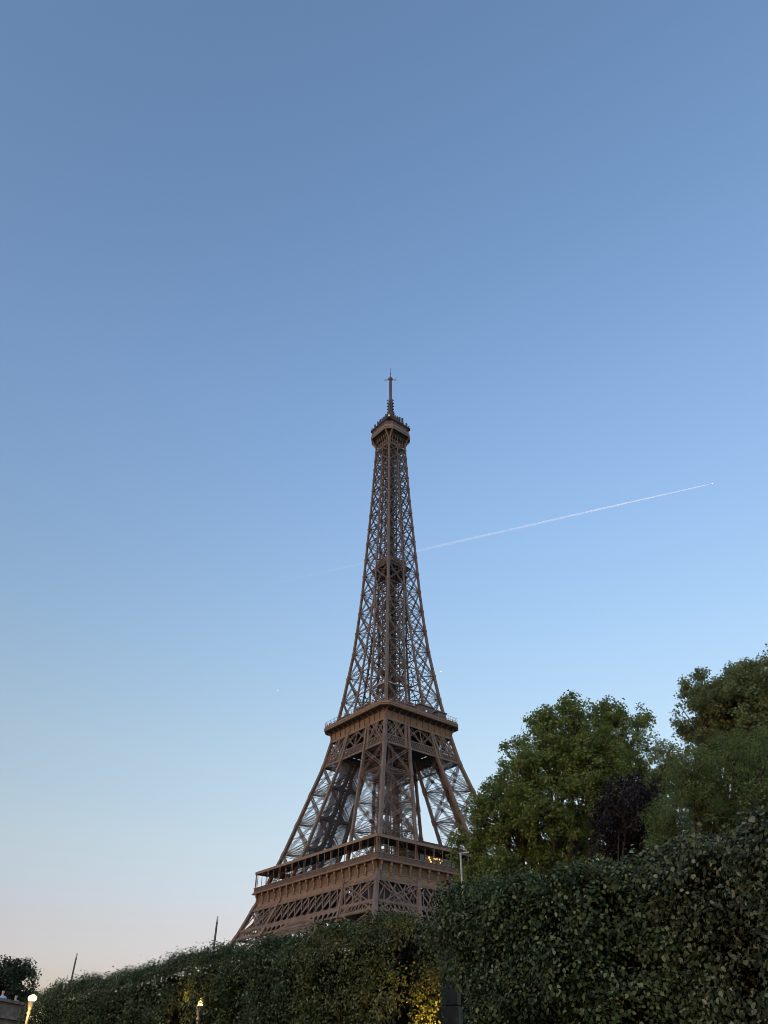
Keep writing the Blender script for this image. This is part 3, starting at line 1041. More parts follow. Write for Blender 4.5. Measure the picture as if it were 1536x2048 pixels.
def person_mesh(shirt, trousers):
    """one continuous body; clothes by material slot along its height"""
    prof = {'pelvis': (0, 0, .95, .14), 'waist': (0, 0, 1.1, .13), 'chest': (0, 0, 1.32, .16), 'neck': (0, 0, 1.5, .06), 'jaw': (0, .02, 1.58, .075), 'head': (0, .01, 1.67, .1), 'crown': (0, 0, 1.74, .075)}
    names = list(prof)
    v = [prof[n][:3] for n in names]
    rad = [prof[n][3] for n in names]
    e = [(i, i + 1) for i in range(len(names) - 1)]

    def chain(start, pts):
        last = start
        for x, y, z, r in pts:
            v.append((x, y, z)); rad.append(r)
            e.append((last, len(v) - 1)); last = len(v) - 1
    for s in (-1, 1):
        chain(0, [(s * .1, 0, .86, .1), (s * .11, .02, .5, .065), (s * .11, 0, .1, .045), (s * .12, .13, .04, .04)])
        chain(2, [(s * .2, 0, 1.42, .065), (s * .25, .02, 1.14, .045), (s * .2, .22, 1.08, .035), (s * .17, .3, 1.1, .03)])
    me = bpy.data.meshes.new('body')
    me.from_pydata(v, e, [])
    o = bpy.data.objects.new('tmp_body', me)
    COL.objects.link(o)
    sk = o.modifiers.new('skin', 'SKIN')
    for i, r in enumerate(rad):
        me.skin_vertices[0].data[i].radius = (r, r * .85)
    me.skin_vertices[0].data[0].use_root = True
    ss = o.modifiers.new('sub', 'SUBSURF'); ss.levels = 1
    dg = bpy.context.evaluated_depsgraph_get()
    out = bpy.data.meshes.new_from_object(o.evaluated_get(dg))
    bpy.data.objects.remove(o)
    out.name = 'person'
    for m in (SKIN, shirt, trousers, HAIRM): out.materials.append(m)
    for p in out.polygons:
        z, x, y = p.center.z, abs(p.center.x), p.center.y
        p.use_smooth = True
        p.material_index = 0
        if z < .98: p.material_index = 2
        elif z < 1.5: p.material_index = 1
        elif z > 1.66 or (z > 1.56 and y < -.02): p.material_index = 3
        if y > .24 and 1.0 < z < 1.2: p.material_index = 0
    return out


CLOTH = {n: principled('cloth_' + n, c, .85) for n, c in dict(black=(.02, .02, .022), navy=(.03, .045, .09), white=(.6, .6, .58), red=(.3, .04, .035), grey=(.2, .2, .2), denim=(.07, .1, .18), beige=(.4, .33, .24), blue=(.25, .38, .55)).items()}
bodies = [person_mesh(CLOTH[a], CLOTH[b]) for a, b in (('black', 'denim'), ('white', 'navy'), ('red', 'black'), ('grey', 'denim'), ('navy', 'beige'), ('beige', 'black'))]
rt = Matrix.Rotation(TOWER_AZ, 4, 'Z')
pr = random.Random(11)
for k in (0, 1):
    for i in range(24):
        u = -16.5 + i * 33 / 23 + pr.uniform(-.5, .5)
        p = rt @ Vector(fp(k, u, 116.58, 0, 19.75 - pr.random() * .4))
        o = bpy.data.objects.new('person', bodies[pr.randrange(6)])
        COL.objects.link(o)
        o.location = p
        o.rotation_euler = (0, 0, TOWER_AZ + k * math.pi / 2 - math.pi / 2 + pr.uniform(-.8, .8))
        s = pr.uniform(.93, 1.05)
        o.scale = (s, s, s)
        tag(o, 'tiny visitor standing at the railing of the upper wide deck of the iron tower', 'person', 'visitors along the upper deck railing')

# ------------------------------------------------------------------ foliage
def leaves(name, P, N, size, tint, m, parent, squash=.72, curl=.25, round_=True, seed=1, jitter=.9, upb=.45):
    """P leaf positions, N rough outward directions (n,3); builds leaf blades folded along the midrib"""
    rg = np.random.default_rng(seed)
    n = len(P)
    nn = N + rg.normal(0, jitter, (n, 3)) * .6
    nn[:, 2] += upb
    nn /= np.linalg.norm(nn, axis=1, keepdims=True)
    t = rg.normal(0, 1, (n, 3))
    t[:, 2] -= .8
    t -= nn * (t * nn).sum(1, keepdims=True)
    t /= np.linalg.norm(t, axis=1, keepdims=True)
    b = np.cross(nn, t)
    L = (size * rg.uniform(.6, 1.25, n))[:, None]
    wd_ = L * squash * .5
    up_ = nn * L * curl * rg.uniform(.2, 1.0, n)[:, None]
    if round_:
        V = np.stack([P, P + t * L * .28 + b * wd_ * .95 + up_ * .6, P + t * L * .68 + b * wd_ * .8 + up_ * .5, P + t * L - up_ * .5,
                      P + t * L * .68 - b * wd_ * .8 + up_ * .5, P + t * L * .28 - b * wd_ * .95 + up_ * .6], 1)
        Q = np.array([(0, 1, 2, 3), (0, 3, 4, 5)])
        nv = 6
    else:
        V = np.stack([P, P + t * L * .45 + b * wd_ + up_, P + t * L, P + t * L * .45 - b * wd_ + up_], 1)
        Q = np.array([(0, 1, 2), (0, 2, 3)])
        nv = 4
    V = V.reshape(-1, 3)
    F = (np.arange(n)[:, None, None] * nv + Q[None]).reshape(-1, Q.shape[1])
    me = bpy.data.meshes.new(name)
    me.vertices.add(len(V))
    me.vertices.foreach_set('co', V.astype(np.float32).ravel())
    k = Q.shape[1]
    me.loops.add(F.size)
    me.loops.foreach_set('vertex_index', F.astype(np.int32).ravel())
    me.polygons.add(len(F))
    me.polygons.foreach_set('loop_start', (np.arange(len(F)) * k).astype(np.int32))
    me.polygons.foreach_set('loop_total', np.full(len(F), k, np.int32))
    a = me.attributes.new('tint', 'FLOAT', 'POINT')
    a.data.foreach_set('value', np.repeat(np.clip(tint, 0, 1), nv).astype(np.float32))
    me.update(calc_edges=True)
    me.validate()
    me.materials.append(m)
    o = bpy.data.objects.new(name, me)
    COL.objects.link(o)
    if parent is not None: o.parent = parent
    return o


HEDGE_DARK = leaf_mat('hedge_leaf', [(0, (.010, .018, .006)), (.42, (.038, .062, .019)), (.72, (.085, .118, .046)), (1, (.20, .225, .12))], .6)
HEDGE_OLIVE = leaf_mat('hedge_leaf_olive', [(0, (.014, .021, .006)), (.42, (.055, .072, .020)), (.72, (.115, .135, .045)), (1, (.22, .23, .095))], .6)
HEDGE_PALE = leaf_mat('hedge_leaf_pale', [(0, (.014, .020, .009)), (.42, (.050, .066, .028)), (.72, (.12, .138, .068)), (1, (.24, .25, .15))], .6)
HEDGE_SHADE = leaf_mat('hedge_shade_leaf', [(0, (.010, .016, .007)), (1, (.03, .04, .02))], .7, .1)
PLANE_LEAF = leaf_mat('plane_tree_leaf', [(0, (.070, .108, .024)), (.5, (.140, .188, .042)), (1, (.24, .275, .085))], .5, .42)
PLANE_LEAF2 = leaf_mat('plane_tree_leaf_grey', [(0, (.085, .115, .042)), (.5, (.155, .19, .068)), (1, (.25, .275, .12))], .5, .42)
ACACIA_LEAF = leaf_mat('feathery_leaf', [(0, (.062, .102, .028)), (.5, (.115, .168, .048)), (1, (.19, .24, .08))], .5, .42)
PURPLE_LEAF = leaf_mat('purple_leaf', [(0, (.010, .008, .008)), (.6, (.019, .0145, .0145)), (1, (.033, .026, .025))], .5, .15)
FAR_LEAF = leaf_mat('far_tree_leaf', [(0, (.022, .034, .018)), (.5, (.038, .052, .028)), (1, (.065, .08, .045))], .5, .3)


def hedge(name, p0, p1, th, top, m, label, n_clump, leaf, seed, per=34, bump=.3, zmin=1.2, sprigs=120, tint_shift=0.0, cut=(0, 0), group='clipped hedge trees along the path'):
    """clipped hedge from ground point p0 to p1 (camera side is -n), top(s) gives height"""
    rg = np.random.default_rng(seed)
    p0, p1 = np.array(p0, float), np.array(p1, float)
    L = np.linalg.norm(p1 - p0)
    d = (p1 - p0) / L
    n = np.array([d[1], -d[0]])
    if n @ (CAM[:2] - p0) < 0: n = -n          # outward front normal
    root = empty(name, (*((p0 + p1) / 2), 0))
    tag(root, label, 'hedge', group)
    o2 = (p0 + p1) / 2
    Cn, Nn = [], []
    Ht = float(np.mean([top(s) for s in np.linspace(0, 1, 9)]))
    areas = np.array([L * (Ht - zmin), L * th * 1.3, L * (Ht - zmin) * .35, th * (Ht - zmin) * 1.1, th * (Ht - zmin) * 1.1])
    which = rg.choice(5, n_clump, p=areas / areas.sum())
    for wh in which:
        s, t = rg.random(), rg.uniform(-.5, .5)
        if wh == 0:
            z = zmin + (top(s) - zmin) * rg.random() ** .85
            off, nr = .5, (n[0], n[1], .25)
        elif wh == 1:
            z, off, nr = top(s), t, (n[0] * t, n[1] * t, 1)
        elif wh == 2:
            z = zmin + (top(s) - zmin) * rg.random()
            off, nr = -.5, (-n[0], -n[1], .2)
        else:
            s = 0.0 if wh == 3 else 1.0
            z = zmin + (top(s) - zmin) * rg.random()
            e = -d if wh == 3 else d
            off, nr = t, (e[0], e[1], .2)
        nr = np.array(nr); nr /= np.linalg.norm(nr)
        # hedge ends drawn back towards the ground
        dn = min(1.0, max(0.0, (top(s) - 1.0 - z) / 1.4)) ** .7
        sm = s * L
        sm = min(max(sm, cut[0] * dn), L - cut[1] * dn)
        p = np.array([*(p0 + d * sm + n * th * off), z])
        nz = noise.noise(Vector(p * .8 + seed)) * .85 + noise.noise(Vector(p * 2.1 + seed * 3)) * .85
        lobe = abs(math.cos(math.pi * (s * L / 2.3 + seed * .37 + .12 * noise.noise(Vector(p * .7)))))
        disp = nz * bump - .14 + rg.normal(0, .07) + .33 * lobe ** .45
        if nz + .5 * (lobe - .55) < -.24 and rg.random() < .9: continue       # hollows where the dark inside shows
        # rounded shoulders
        p = p + nr * disp
        if wh == 1: p[2] -= .14 * (1 - lobe) + .4 * max(0, disp)
        dz = top(s) - z
        if wh in (0, 2) and dz < .5: p[:2] -= n * (1 if wh == 0 else -1) * (.5 - dz) ** 2 * 1.0
        Cn.append(p); Nn.append(nr)
    Cn, Nn = np.array(Cn), np.array(Nn)
    rad = leaf * 1.8
    dv = rg.normal(0, 1, (len(Cn) * per, 3)) * rad * np.array([1, 1, .8])
    P = np.repeat(Cn, per, 0) + dv
    Nl = np.repeat(Nn, per, 0) * .7 + dv / rad * .35
    tint = np.repeat(rg.normal(.40, .15, len(Cn)), per) + rg.normal(0, .22, len(P)) + tint_shift
    # young paler shoots on the top edge
    extra = []
    for _ in range(sprigs):
        s = rg.random()
        b0 = np.array([*(p0 + d * L * s + n * th * rg.uniform(-.2, .5)), top(s) - .08])
        ln = rg.gamma(2.2, .06) + .04
        dr = np.array([rg.normal(0, .25), rg.normal(0, .25), 1.0])
        for q in np.linspace(0, 1, int(ln / leaf * 3) + 3):
            extra.append(b0 + dr * ln * q + rg.normal(0, leaf * .22, 3))
    ex = np.array(extra)
    P = np.concatenate([P, ex]); Nl = np.concatenate([Nl, np.tile([n[0] * .5, n[1] * .5, .8], (len(ex), 1))])
    tint = np.concatenate([tint, rg.normal(.72, .18, len(ex)) + tint_shift])
    # inner leaves filling the hedge, coloured near black for its shaded hollows
    ni = int(n_clump * 9)
    s = rg.random(ni)
    ti = rg.uniform(-.4, .06, ni)
    inner = np.stack([p0[0] + d[0] * L * s + n[0] * th * ti, p0[1] + d[1] * L * s + n[1] * th * ti,
                      zmin + (np.array([top(x) for x in s]) - .35 - zmin) * rg.random(ni)], 1)
    org = np.array([o2[0], o2[1], 0])
    leaves('foliage', P - org, Nl, leaf, tint, m, root, seed=seed)
    leaves('inner_foliage', inner - org, rg.normal(0, 1, inner.shape), leaf * 2.3, np.zeros(ni), HEDGE_SHADE, root, seed=seed + 1)
    mb = MB()
    nt_ = max(2, int(L / 2.2))
    for i in range(nt_):
        s = (i + .5) / nt_
        b0 = np.array([*(p0 + d * L * s), 0]) - org
        h = top(s) - .5
        mb.tube([b0, b0 + np.array([.03, .02, h * .4]), b0 + np.array([-.04, .05, h])], [.1, .085, .03], 7)
        for q in range(9):
            z = rg.uniform(1.0, h)
            e = b0 + np.array([*(d * rg.uniform(-1.2, 1.2) + n * rg.uniform(-.55, .6) * th), z + rg.uniform(.2, .6)])
            mb.tube([b0 + np.array([0, 0, z - .3]), (b0 + np.array([0, 0, z]) + e) / 2, e], [.03, .022, .008], 5)
    mb.build('trunk', BARK, root)
    return root


def tree(name, label, blobs, dist, depth, base, m, n_cl, per, leaf, crad, seed, thr=-.25, tint0=.5, trunk_r=.45, group=None, bark=None, roundl=False):
    """blobs: (px, py, radius px) outline of the crown at its own distance; depth: list of depth offsets"""
    rg = np.random.default_rng(seed)
    bark = bark or BARK_D
    bl = []
    for i, (px, py, r) in enumerate(blobs):
        dz = rg.uniform(-depth, depth) * .6
        c = at(px, py, dist + dz)
        dd = ray(px, py)
        full = (dist + dz) / math.hypot(dd.x, dd.y) * dd.length
        rm = r / FPX * full * (FPX / math.hypot(FPX, math.hypot(px - 768, py - 1024)))
        bl.append((np.array(c), rm))
    b0 = at(base, 2000, dist)
    root = empty(name, (b0.x, b0.y, 0))
    tag(root, label, 'tree', group)
    org = np.array([b0.x, b0.y, 0])
    vol = np.array([r ** 2.2 for _, r in bl])
    cen, which = [], []
    tries = 0
    while len(cen) < n_cl and tries < n_cl * 20:
        tries += 1
        i = rg.choice(len(bl), p=vol / vol.sum())
        c, r = bl[i]
        v = rg.normal(0, 1, 3)
        v /= np.linalg.norm(v)
        rr = r * (rg.random() ** .45) * (1.06 + .24 * noise.noise(Vector(v * 1.7 + i * 3.1 + seed)) + .2 * noise.noise(Vector(v * 4.5 + i * 1.7 + seed)))
        p = c + v * rr * np.array([1, 1.0, 1])
        if noise.noise(Vector(p * 1.05 + seed)) < thr: continue
        if p[2] < 1.5: continue
        cen.append(p); which.append(i)
    cen = np.array(cen)
    which = np.array(which)
    dv = rg.normal(0, 1, (len(cen) * per, 3))
    dv *= (rg.random(len(dv)) ** .5 / np.linalg.norm(dv, axis=1))[:, None] * crad * np.array([1, 1, .75])
    P = np.repeat(cen, per, 0) + dv * np.repeat(rg.uniform(.6, 1.25, len(cen)), per)[:, None]
    bc = np.array([c for c, _ in bl])[np.repeat(which, per)]
    N = P - bc
    N /= np.maximum(np.linalg.norm(N, axis=1, keepdims=True), 1e-6)
    N = N * .6 + dv / crad * .5
    tint = np.repeat(rg.normal(tint0, .16, len(cen)), per) + rg.normal(0, .16, len(P))
    leaves('crown', P - org, N * .6, leaf, tint, m, root, squash=.85 if not roundl else .5, round_=False, seed=seed)
    # trunk with limbs to every mass of the crown and twigs to the leaf clusters
    mb = MB()
    zc = min(c[2] - r for c, r in bl)
    fork = np.array([b0.x, b0.y, max(2.0, zc * .8)])
    mb.tube([np.array([0, 0, 0.0]), np.array([.05, .03, fork[2] * .5]), fork - org], [trunk_r * 1.25, trunk_r, trunk_r * .85], 10)
    tw = MB()
    for i, (c, r) in enumerate(bl):
        mid = (fork + c) / 2 + rg.normal(0, .35, 3) + np.array([0, 0, .6])
        pts = [fork - org, mid - org, c - org]
        mb.tube(pts, [trunk_r * .4, trunk_r * .2, .03], 7)
        idx = np.where(which == i)[0]
        for j in idx[::3]:
            a = c * .75 + mid * .25
            e = cen[j]
            k_ = (a + e) / 2 + rg.normal(0, .12, 3) + np.array([0, 0, -.1])
            tw.tube([a - org, k_ - org, e - org], [.055, .035, .012], 4)
    mb.build('trunk', bark, root)
    tw.build('branches', bark, root)
    return root


# --- clipped hedges, left row running away and a nearer row on the right
def gp(px, py, z): p = at_z(px, py, z); return (p.x, p.y)


def wav(seed, h, amp=.12):
    def f(s):
        return h + amp * noise.noise(Vector((s * 7.0, seed, .3))) + amp * .6 * noise.noise(Vector((s * 23.0, seed, 2.3)))
    return f


HT = 5.4
TH_L = 1.35
LA, LB = np.array(gp(78, 1968, HT)), np.array(gp(878, 1822, HT))
LD = (LB - LA) / np.linalg.norm(LB - LA)
LN = np.array([LD[1], -LD[0]])          # towards the camera
LL = np.linalg.norm(LB - LA)


def lrow(s): return LA + LD * LL * s - LN * TH_L * .35


E3 = float((np.array(gp(806, 1830, HT)) - LA) @ LD / LL)


def slope(f, a, b): return lambda t: f(t) + a + (b - a) * t


GR = 'clipped hedges in two rows'
hedge('clipped_hedge', lrow(0.0), lrow(.60), TH_L, slope(wav(1, HT, .14), -.5, -.02), HEDGE_DARK,
      'dark clipped hedge in the back row, its far end ending by the lit street lamp', 3000, .072, 21, per=32, bump=.4, sprigs=60, group=GR, cut=(0, .3))
hedge('clipped_hedge', lrow(.618), lrow(.775), TH_L, slope(wav(2, HT, .18), -.1, -.2), HEDGE_DARK,
      'dark clipped hedge in the middle of the back row, below the left tower face', 1150, .072, 22, per=32, bump=.4, sprigs=60, group=GR, cut=(.25, 0))
hedge('clipped_hedge', lrow(.78), lrow(E3), TH_L, slope(wav(3, HT, .2), -.15, -.08), HEDGE_OLIVE,
      'olive green clipped hedge end with lamp-lit yellow leaves beside the dark gap', 1050, .072, 23, per=32, bump=.36, group=GR, cut=(0, .1))
RA, RB, RC, RD = (np.array(gp(*q)) for q in ((897, 1800, HT), (1115, 1722, HT), (1320, 1695, 5.5), (1640, 1575, 5.5)))
RN = np.array([(RB - RA)[1], -(RB - RA)[0]])
RN /= np.linalg.norm(RN)
off = -RN * .6
hedge('clipped_hedge', RA + off, RB + off + (RB - RA) * .02, 1.7, slope(wav(5, HT, .16), -.06, -.36), HEDGE_DARK,
      'near clipped hedge right of the dark gap, with small glossy dark leaves', 1500, .088, 24, per=26, bump=.42, sprigs=230, group=GR, cut=(2.0, 0))
hedge('clipped_hedge', RB + off + (RC - RB) * .0, RC + off, 1.7, slope(wav(6, HT, .16), -.36, -.36), HEDGE_DARK,
      'near clipped hedge with a tuft of pale shoots on top, below the purple tree', 1350, .088, 25, per=26, bump=.48, tint_shift=.05, sprigs=300, group=GR)
hedge('clipped_hedge', RC + off, RD + off, 1.8, slope(wav(7, 5.5, .2), -.38, -.42), HEDGE_PALE,
      'tallest nearest clipped hedge at the right edge, pale dusty leaves along its top', 2000, .09, 26, per=26, bump=.5, sprigs=420, group=GR)

# --- trees
tree('plane_tree', 'broad olive green tree just right of the tower, overlapping its lower deck',
     [(1150, 1475, 75), (1060, 1535, 62), (1235, 1490, 68), (990, 1625, 60), (955, 1690, 45), (1105, 1600, 85), (1200, 1575, 78), (1150, 1420, 32), (1280, 1447, 26), (1275, 1545, 38), (1045, 1695, 75), (1150, 1705, 85), (928, 1745, 32), (1000, 1745, 45), (1100, 1750, 50), (1190, 1750, 50), (945, 1780, 30), (1120, 1500, 62), (1195, 1510, 60), (1030, 1590, 60), (1150, 1650, 70), (1035, 1500, 28), (965, 1600, 28), (1090, 1450, 35), (1215, 1430, 32)],
     47, 4.5, 1120, PLANE_LEAF, 3000, 42, .15, .42, 31, thr=-.03, tint0=.5, group='trees behind the hedges')
tree('plane_tree', 'thin grey green tree seen between the broad tree and the tall right one',
     [(1335, 1520, 34), (1350, 1570, 40), (1310, 1560, 30)], 62, 2, 1340, PLANE_LEAF2, 220, 45, .16, .5, 32, thr=-.2, tint0=.7, trunk_r=.25, group='trees behind the hedges')
tree('plane_tree', 'tallest tree, at the right edge of the photo, with loose grey green crown',
     [(1500, 1385, 62), (1430, 1425, 58), (1402, 1385, 36), (1392, 1455, 34), (1480, 1470, 78), (1570, 1400, 95), (1490, 1340, 24), (1535, 1350, 26), (1600, 1500, 90), (1400, 1350, 14), (1420, 1500, 45), (1450, 1395, 55), (1555, 1388, 50), (1400, 1440, 45), (1530, 1440, 70)],
     42, 3.5, 1520, PLANE_LEAF2, 2200, 42, .13, .38, 33, thr=.0, tint0=.5, group='trees behind the hedges')
tree('purple_tree', 'dark purple leaved tree between the two green crowns, above the hedge',
     [(1258, 1615, 55), (1238, 1675, 52), (1298, 1600, 36), (1293, 1680, 45), (1213, 1630, 28), (1265, 1572, 22), (1248, 1730, 50), (1298, 1740, 45), (1312, 1640, 28)],
     36, 2.0, 1255, PURPLE_LEAF, 820, 46, .10, .38, 34, thr=-.45, tint0=.45, trunk_r=.13, group='trees behind the hedges')
tree('feathery_tree', 'fresh green feathery tree right of the purple one, below the tallest tree',
     [(1400, 1590, 78), (1500, 1560, 78), (1345, 1650, 52), (1440, 1665, 88), (1570, 1610, 85), (1390, 1530, 35), (1470, 1500, 35), (1550, 1500, 50), (1335, 1705, 45), (1400, 1720, 55), (1480, 1720, 60)],
     30, 2.5, 1450, ACACIA_LEAF, 1500, 60, .085, .38, 35, thr=-.35, tint0=.5, trunk_r=.28, group='trees behind the hedges', roundl=True)
tree('round_tree', 'small round dark tree behind the stone wall at the left edge',
     [(18, 1958, 34), (44, 1950, 24), (5, 1985, 36), (52, 1980, 17), (-30, 1970, 40), (28, 1990, 26)],
     88, 2.5, 10, FAR_LEAF, 330, 55, .2, .75, 36, thr=-.1, tint0=.4, trunk_r=.3, group='trees behind the hedges')

tree('evergreen_shrub', 'black green evergreen shrub in the dark gap behind the stone pillar',
     [(880, 1980, 48), (930, 1960, 50), (850, 1930, 40), (900, 1900, 36), (900, 2050, 60)],
     29, 1.0, 890, FAR_LEAF, 420, 40, .12, .4, 37, thr=-.6, tint0=.1, trunk_r=.15)

# ------------------------------------------------------------------ stone terrace wall at the left
WA, WB = at(-60, 2013, 50), at(64, 1994, 56)
ztop = (WA.z + WB.z) / 2 + .1
wd2 = np.array([WB.x - WA.x, WB.y - WA.y])
WLn = np.linalg.norm(wd2)
wd2 /= WLn
wall = empty('stone_wall', (WA.x, WA.y, 0), math.atan2(wd2[1], wd2[0]))
tag(wall, 'brown stone terrace wall with square pillars behind the lit lamp', 'wall')
mb = MB()
mb.box(-6, WLn + .2, 0, .9, ztop - .72, ztop - .12)
mb.box(-6, WLn + .3, -.25, 1.0, ztop - .86, ztop - .722)
mb.box(-6, WLn + .2, -.05, .9, ztop - 1.16, ztop - .862)
mb.build('parapet', STONE, wall)
mb = MB()
mb.box(-6, WLn + .3, -.16, 1.05, ztop - .115, ztop + .02)
mb.build('coping', STONE, wall)
mb = MB()
mb.box(-6, WLn, .9, 1.3, 0, ztop - 1.17)
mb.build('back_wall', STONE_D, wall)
for i in range(9):
    mb = MB()
    x = WLn - .5 - i * 1.25
    mb.rings([[(x - w_, .05, z), (x + w_, .05, z), (x + w_, .6, z), (x - w_, .6, z)] for w_, z in ((.32, 0), (.32, .4), (.24, .45), (.24, ztop - 1.4), (.3, ztop - 1.3), (.3, ztop - 1.165))])
    mb.build('pillar', STONE, wall)
mb = MB()
mb.box(-6, WLn + .2, 1.3, 9, ztop - 1.4, ztop - 1.2)
mb.build('terrace_floor', STONE, wall)
for px, dd, sh, lb in ((32, 57, 'grey', 'person in grey behind the stone wall, head showing left of the lit lamp'), (4, 54.5, 'blue', 'person in pale blue behind the stone wall at the very left edge')):
    p = at(px, 1995, dd)
    o = bpy.data.objects.new('person', person_mesh(CLOTH[sh], CLOTH['black']))
    COL.objects.link(o)
    o.location = (p.x, p.y, ztop - 1.2)
    o.rotation_euler = (0, 0, math.pi + .4)
    tag(o, lb, 'person')

# ------------------------------------------------------------------ lamps
def park_lamp(loc, zh, label, power=60.0, globe_r=.27, bulb=(0, -.3, -.55), aim=None):
    root = empty('park_lamp', (loc[0], loc[1], 0))
    tag(root, label, 'street lamp', 'lit park lamps')
    mb = MB()
    mb.lathe([(.16, 0), (.16, .3), (.1, .4), (.07, .9), (.055, zh - .55), (.09, zh - .5), (.06, zh - .42)], 0, 0, 12)
    mb.build('pole', GREYP, root)
    mb = MB()
    mb.lathe([(.05, zh - .42), (.09, zh - .34), (.13, zh - .15), (.14, zh - .11)], 0, 0, 14)
    mb.build('collar', GREYP, root)
    mb = MB()
    mb.lathe([(.12, zh - .1), (globe_r * .85, zh - .07), (globe_r, zh), (globe_r * .85, zh + .06), (globe_r * .45, zh + .1), (.02, zh + .11)], 0, 0, 16)
    mb.build('globe', LAMPGLOW, root, smooth=True)
    l = bpy.data.lights.new('bulb', 'SPOT' if aim else 'POINT')
    if aim:
        l.spot_size, l.spot_blend = R(84), .5
    l.energy = power
    l.color = (1.0, .50, .09)
    l.shadow_soft_size = .03
    lo = bpy.data.objects.new('bulb', l)
    COL.objects.link(lo)
    lo.parent = root
    lo.location = (bulb[0], bulb[1], zh + bulb[2])
    if aim: lo.rotation_euler = Vector(aim).to_track_quat('-Z', 'Y').to_euler()
    return root


p = at(65, 1996, 38)
park_lamp((p.x, p.y), p.z, 'lit park lamp on a pole in front of the stone wall, left of the hedge', 4, .17)
q = lrow(E3) + LD * .75 + LN * .05
park_lamp((q[0], q[1]), 2.2, 'lit park lamp standing low in the dark gap beside the olive hedge end', 62, .16, bulb=(0, 0, .5), aim=(-LD[0] + LN[0] * .2, -LD[1] + LN[1] * .2, 1.05))
rd = ray(401, 2004)
tt = ((LA - CAM[:2]) @ LN + TH_L * .15 - .34) / (np.array([rd.x, rd.y]) @ LN)      # just under the outer leaves of the hedge face
p = CAMV + rd * float(tt)
park_lamp((p.x, p.y), p.z, 'small lit park lamp half sunk among the leaves of the far back hedge', 5, .08, bulb=(-.4, -.3, .1))

# tapered masts behind the hedge
def mast_pole(px, py, dist, label):
    t = at(px, py, dist)
    root = empty('mast', (t.x, t.y, 0))
    tag(root, label, 'mast', 'slender masts behind the hedge')
    mb = MB()
    mb.lathe([(.15, 0), (.15, .4), (.07, .5), (.058, t.z - 1.0), (.052, t.z - .3)], 0, 0, 10)
    mb.build('pole', DARKP, root)
    mb = MB()
    mb.lathe([(.05, t.z - .299), (.046, t.z - .15), (.03, t.z)], 0, 0, 10)
    mb.build('tip', GREYP, root)


mast_pole(154.5, 1906, 60, 'slender dark mast rising above the far end of the hedge, near the lamp')
mast_pole(435.5, 1832, 47, 'slender dark mast just left of the foot of the tower')

# grey lamp post with an arm right of the first deck
t = at(921, 1706, 44)
root = empty('lamp_post', (t.x, t.y, 0))
tag(root, 'tall grey unlit lamp post with a short arm in front of the broad tree', 'lamp post')
mb = MB()
mb.lathe([(.12, 0), (.12, .5), (.075, .6), (.055, t.z)], 0, 0, 10)
mb.build('pole', GREYP, root)
mb = MB()
mb.tube([(0, 0, t.z - .05), (.1, 0, t.z + .02), (.25, 0, t.z + .03)], .03, 6)
mb.build('arm', GREYP, root)
mb = MB()
mb.rings([[(.15, -.06, z), (.46, -.08, z), (.46, .08, z), (.15, .06, z)] for z in (t.z - .02, t.z + .05)])
mb.build('lamp_head', GREYP, root)

# stone pillar in the gap between the hedge rows
t = at(893, 1868, 25.5)
root = empty('stone_pillar', (t.x, t.y, 0), -.25)
tag(root, 'square weathered stone pillar standing in the dark gap between the hedges', 'pillar')
mb = MB()
mb.box(-.4, .4, -.4, .4, 0, .5)
mb.box(-.31, .31, -.31, .31, .5, 3.55)
mb.box(-.29, .29, -.29, .29, 3.58, t.z - .1)
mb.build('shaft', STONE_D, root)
mb = MB()
mb.box(-.38, .38, -.38, .38, t.z - .1, t.z + .12)
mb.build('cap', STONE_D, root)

# ------------------------------------------------------------------ airliners and vapour trails
def trail_material(full):
    m, n, o = new_mat('vapour')
    d = n.nodes.new('ShaderNodeBsdfDiffuse')
    d.inputs[0].default_value = (.84, .91, 1, 1)
    tl = n.nodes.new('ShaderNodeBsdfTranslucent')
    tl.inputs[0].default_value = (.84, .91, 1, 1)
    ad = n.nodes.new('ShaderNodeMixShader')
    t = n.nodes.new('ShaderNodeBsdfTransparent')
    mx = n.nodes.new('ShaderNodeMixShader')
    a = n.nodes.new('ShaderNodeAttribute')
    a.attribute_name = 'tint'
    mu = n.nodes.new('ShaderNodeMath'); mu.operation = 'MULTIPLY'
    mu.inputs[1].default_value = full
    n.links.new(a.outputs['Fac'], mu.inputs[0])
    n.links.new(mu.outputs[0], mx.inputs[0])
    n.links.new(d.outputs[0], ad.inputs[1]); n.links.new(tl.outputs[0], ad.inputs[2])
    n.links.new(t.outputs[0], mx.inputs[1]); n.links.new(ad.outputs[0], mx.inputs[2])
    n.links.new(mx.outputs[0], o.inputs['Surface'])
    return m


VAP = trail_material(.25)
PLANEW = principled('airliner_white', (.85, .85, .85), .3)


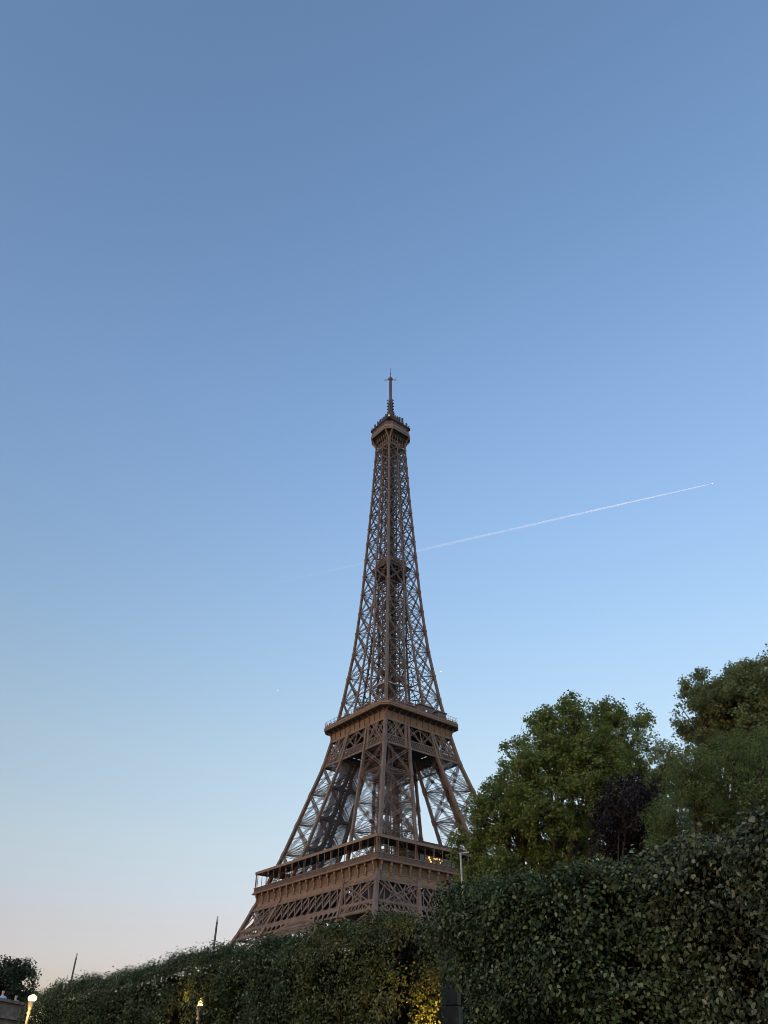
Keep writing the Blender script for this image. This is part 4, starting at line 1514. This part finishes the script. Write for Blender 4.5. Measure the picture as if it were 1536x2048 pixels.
def airliner(loc, head, label, scale=1.0):
    root = empty('airliner', loc, math.atan2(head.y, head.x))
    tag(root, label, 'airplane', 'airliners high in the sky')
    mb = MB()
    mb.rings([[(x, r * math.cos(t), r * math.sin(t)) for t in np.linspace(0, 2 * math.pi, 12, endpoint=False)] for x, r in ((34, .3), (32, 1.8), (27, 2.9), (-14, 2.9), (-26, 1.6), (-34, .4))])
    f = mb.build('fuselage', PLANEW, root, True)
    for s in (-1, 1):
        mb = MB()
        mb.prism([(10, s * 2.5, -1), (0, s * 2.5, -1), (-11, s * 30, .8), (-8, s * 30, .8)], [(10, s * 2.5, -.3), (0, s * 2.5, -.3), (-11, s * 30, 1.1), (-8, s * 30, 1.1)])
        mb.build('wing', PLANEW, root)
        mb = MB()
        mb.prism([(-26, s * 1.2, 1), (-31, s * 1.2, 1), (-35, s * 11, 1.6), (-33, s * 11, 1.6)], [(-26, s * 1.2, 1.4), (-31, s * 1.2, 1.4), (-35, s * 11, 1.8), (-33, s * 11, 1.8)])
        mb.build('tailplane', PLANEW, root)
        mb = MB()
        mb.rings([[(x, s * 10 + r * math.cos(t), -2.2 + r * math.sin(t)) for t in np.linspace(0, 2 * math.pi, 10, endpoint=False)] for x, r in ((9, 1.5), (7, 1.8), (2, 1.2))])
        mb.build('engine', PLANEW, root)
    mb = MB()
    mb.prism([(-25, -.3, 2), (-33, -.3, 2), (-36, -.2, 11), (-32, -.2, 11)], [(-25, .3, 2), (-33, .3, 2), (-36, .2, 11), (-32, .2, 11)])
    mb.build('tail_fin', PLANEW, root)
    mb = MB()
    mb.rings([[(x, r * math.cos(t), -.6 + r * math.sin(t)) for t in np.linspace(0, 2 * math.pi, 10, endpoint=False)] for x, r in ((33.5, 1.6), (36, 2.2), (38, 1.2))])
    mb.build('glint_light', GLINT_LIGHT, root)  # added glowing ball, stands for sun glint and for the far plane's light
    return root


def trail(p0, p1, r0, r1, label, fade):
    """trail from just behind the plane p0 to its far end p1"""
    mb = MB()
    n = 160
    d = (p1 - p0).normalized()
    a = d.orthogonal().normalized(); b = d.cross(a)
    rings_, tv = [], []
    for i in range(n + 1):
        t = i / n
        c = p0 + (p1 - p0) * t
        c = c + Vector((0, 0, 1)) * noise.noise(c * .0006) * 14 * t
        r = (r0 + (r1 - r0) * min(1, t * 1.6) ** .6) * (1 + .1 * noise.noise(c * .0025)) * (.25 if i == 0 else 1)
        rings_.append([c + (a * math.cos(q) + b * math.sin(q)) * r for q in np.linspace(0, 2 * math.pi, 8, endpoint=False)])
        tv += [float(np.interp(t, fade[0], fade[1])) * (1 + .25 * noise.noise(c * .0012))] * 8
    mb.rings(rings_)
    o = mb.build('vapour_trail', VAP, None, True)
    at_ = o.data.attributes.new('tint', 'FLOAT', 'POINT')
    at_.data.foreach_set('value', tv)
    tag(o, label, 'contrail')
    return o


ALT = 10000.0
pa, pb = at_z(1422, 968, ALT), at_z(500, 1178, ALT)
pm = at_z(835, 1098, ALT)
hd = (pa - pm).normalized()
airliner(pa, hd, 'white airliner heading the long vapour trail right of the tower', 1)
t_m = (pm - pa).length / (pb - pa).length
trail(pa - hd * 50, pb, 10, 28, 'long thin white vapour trail crossing the sky behind the tower', ([0, .03, t_m * .5, t_m, t_m + .05, 1], [2.0, 1.7, 1.0, .42, .2, .0]))
pc, pe = at_z(880, 1343.5, ALT), at_z(864, 1349, ALT)
airliner(pc, (pc - pe).normalized(), 'far small airliner just right of the tower above its upper deck')
trail(pc - (pc - pe).normalized() * 130, pe, 12, 16, 'short vapour trail behind the far airliner beside the tower', ([0, 1], [.5, .0]))
pg = at_z(553, 1380, ALT)
airliner(pg, Vector((1, .3, 0)), 'far airliner seen as a lone white dot left of the tower')
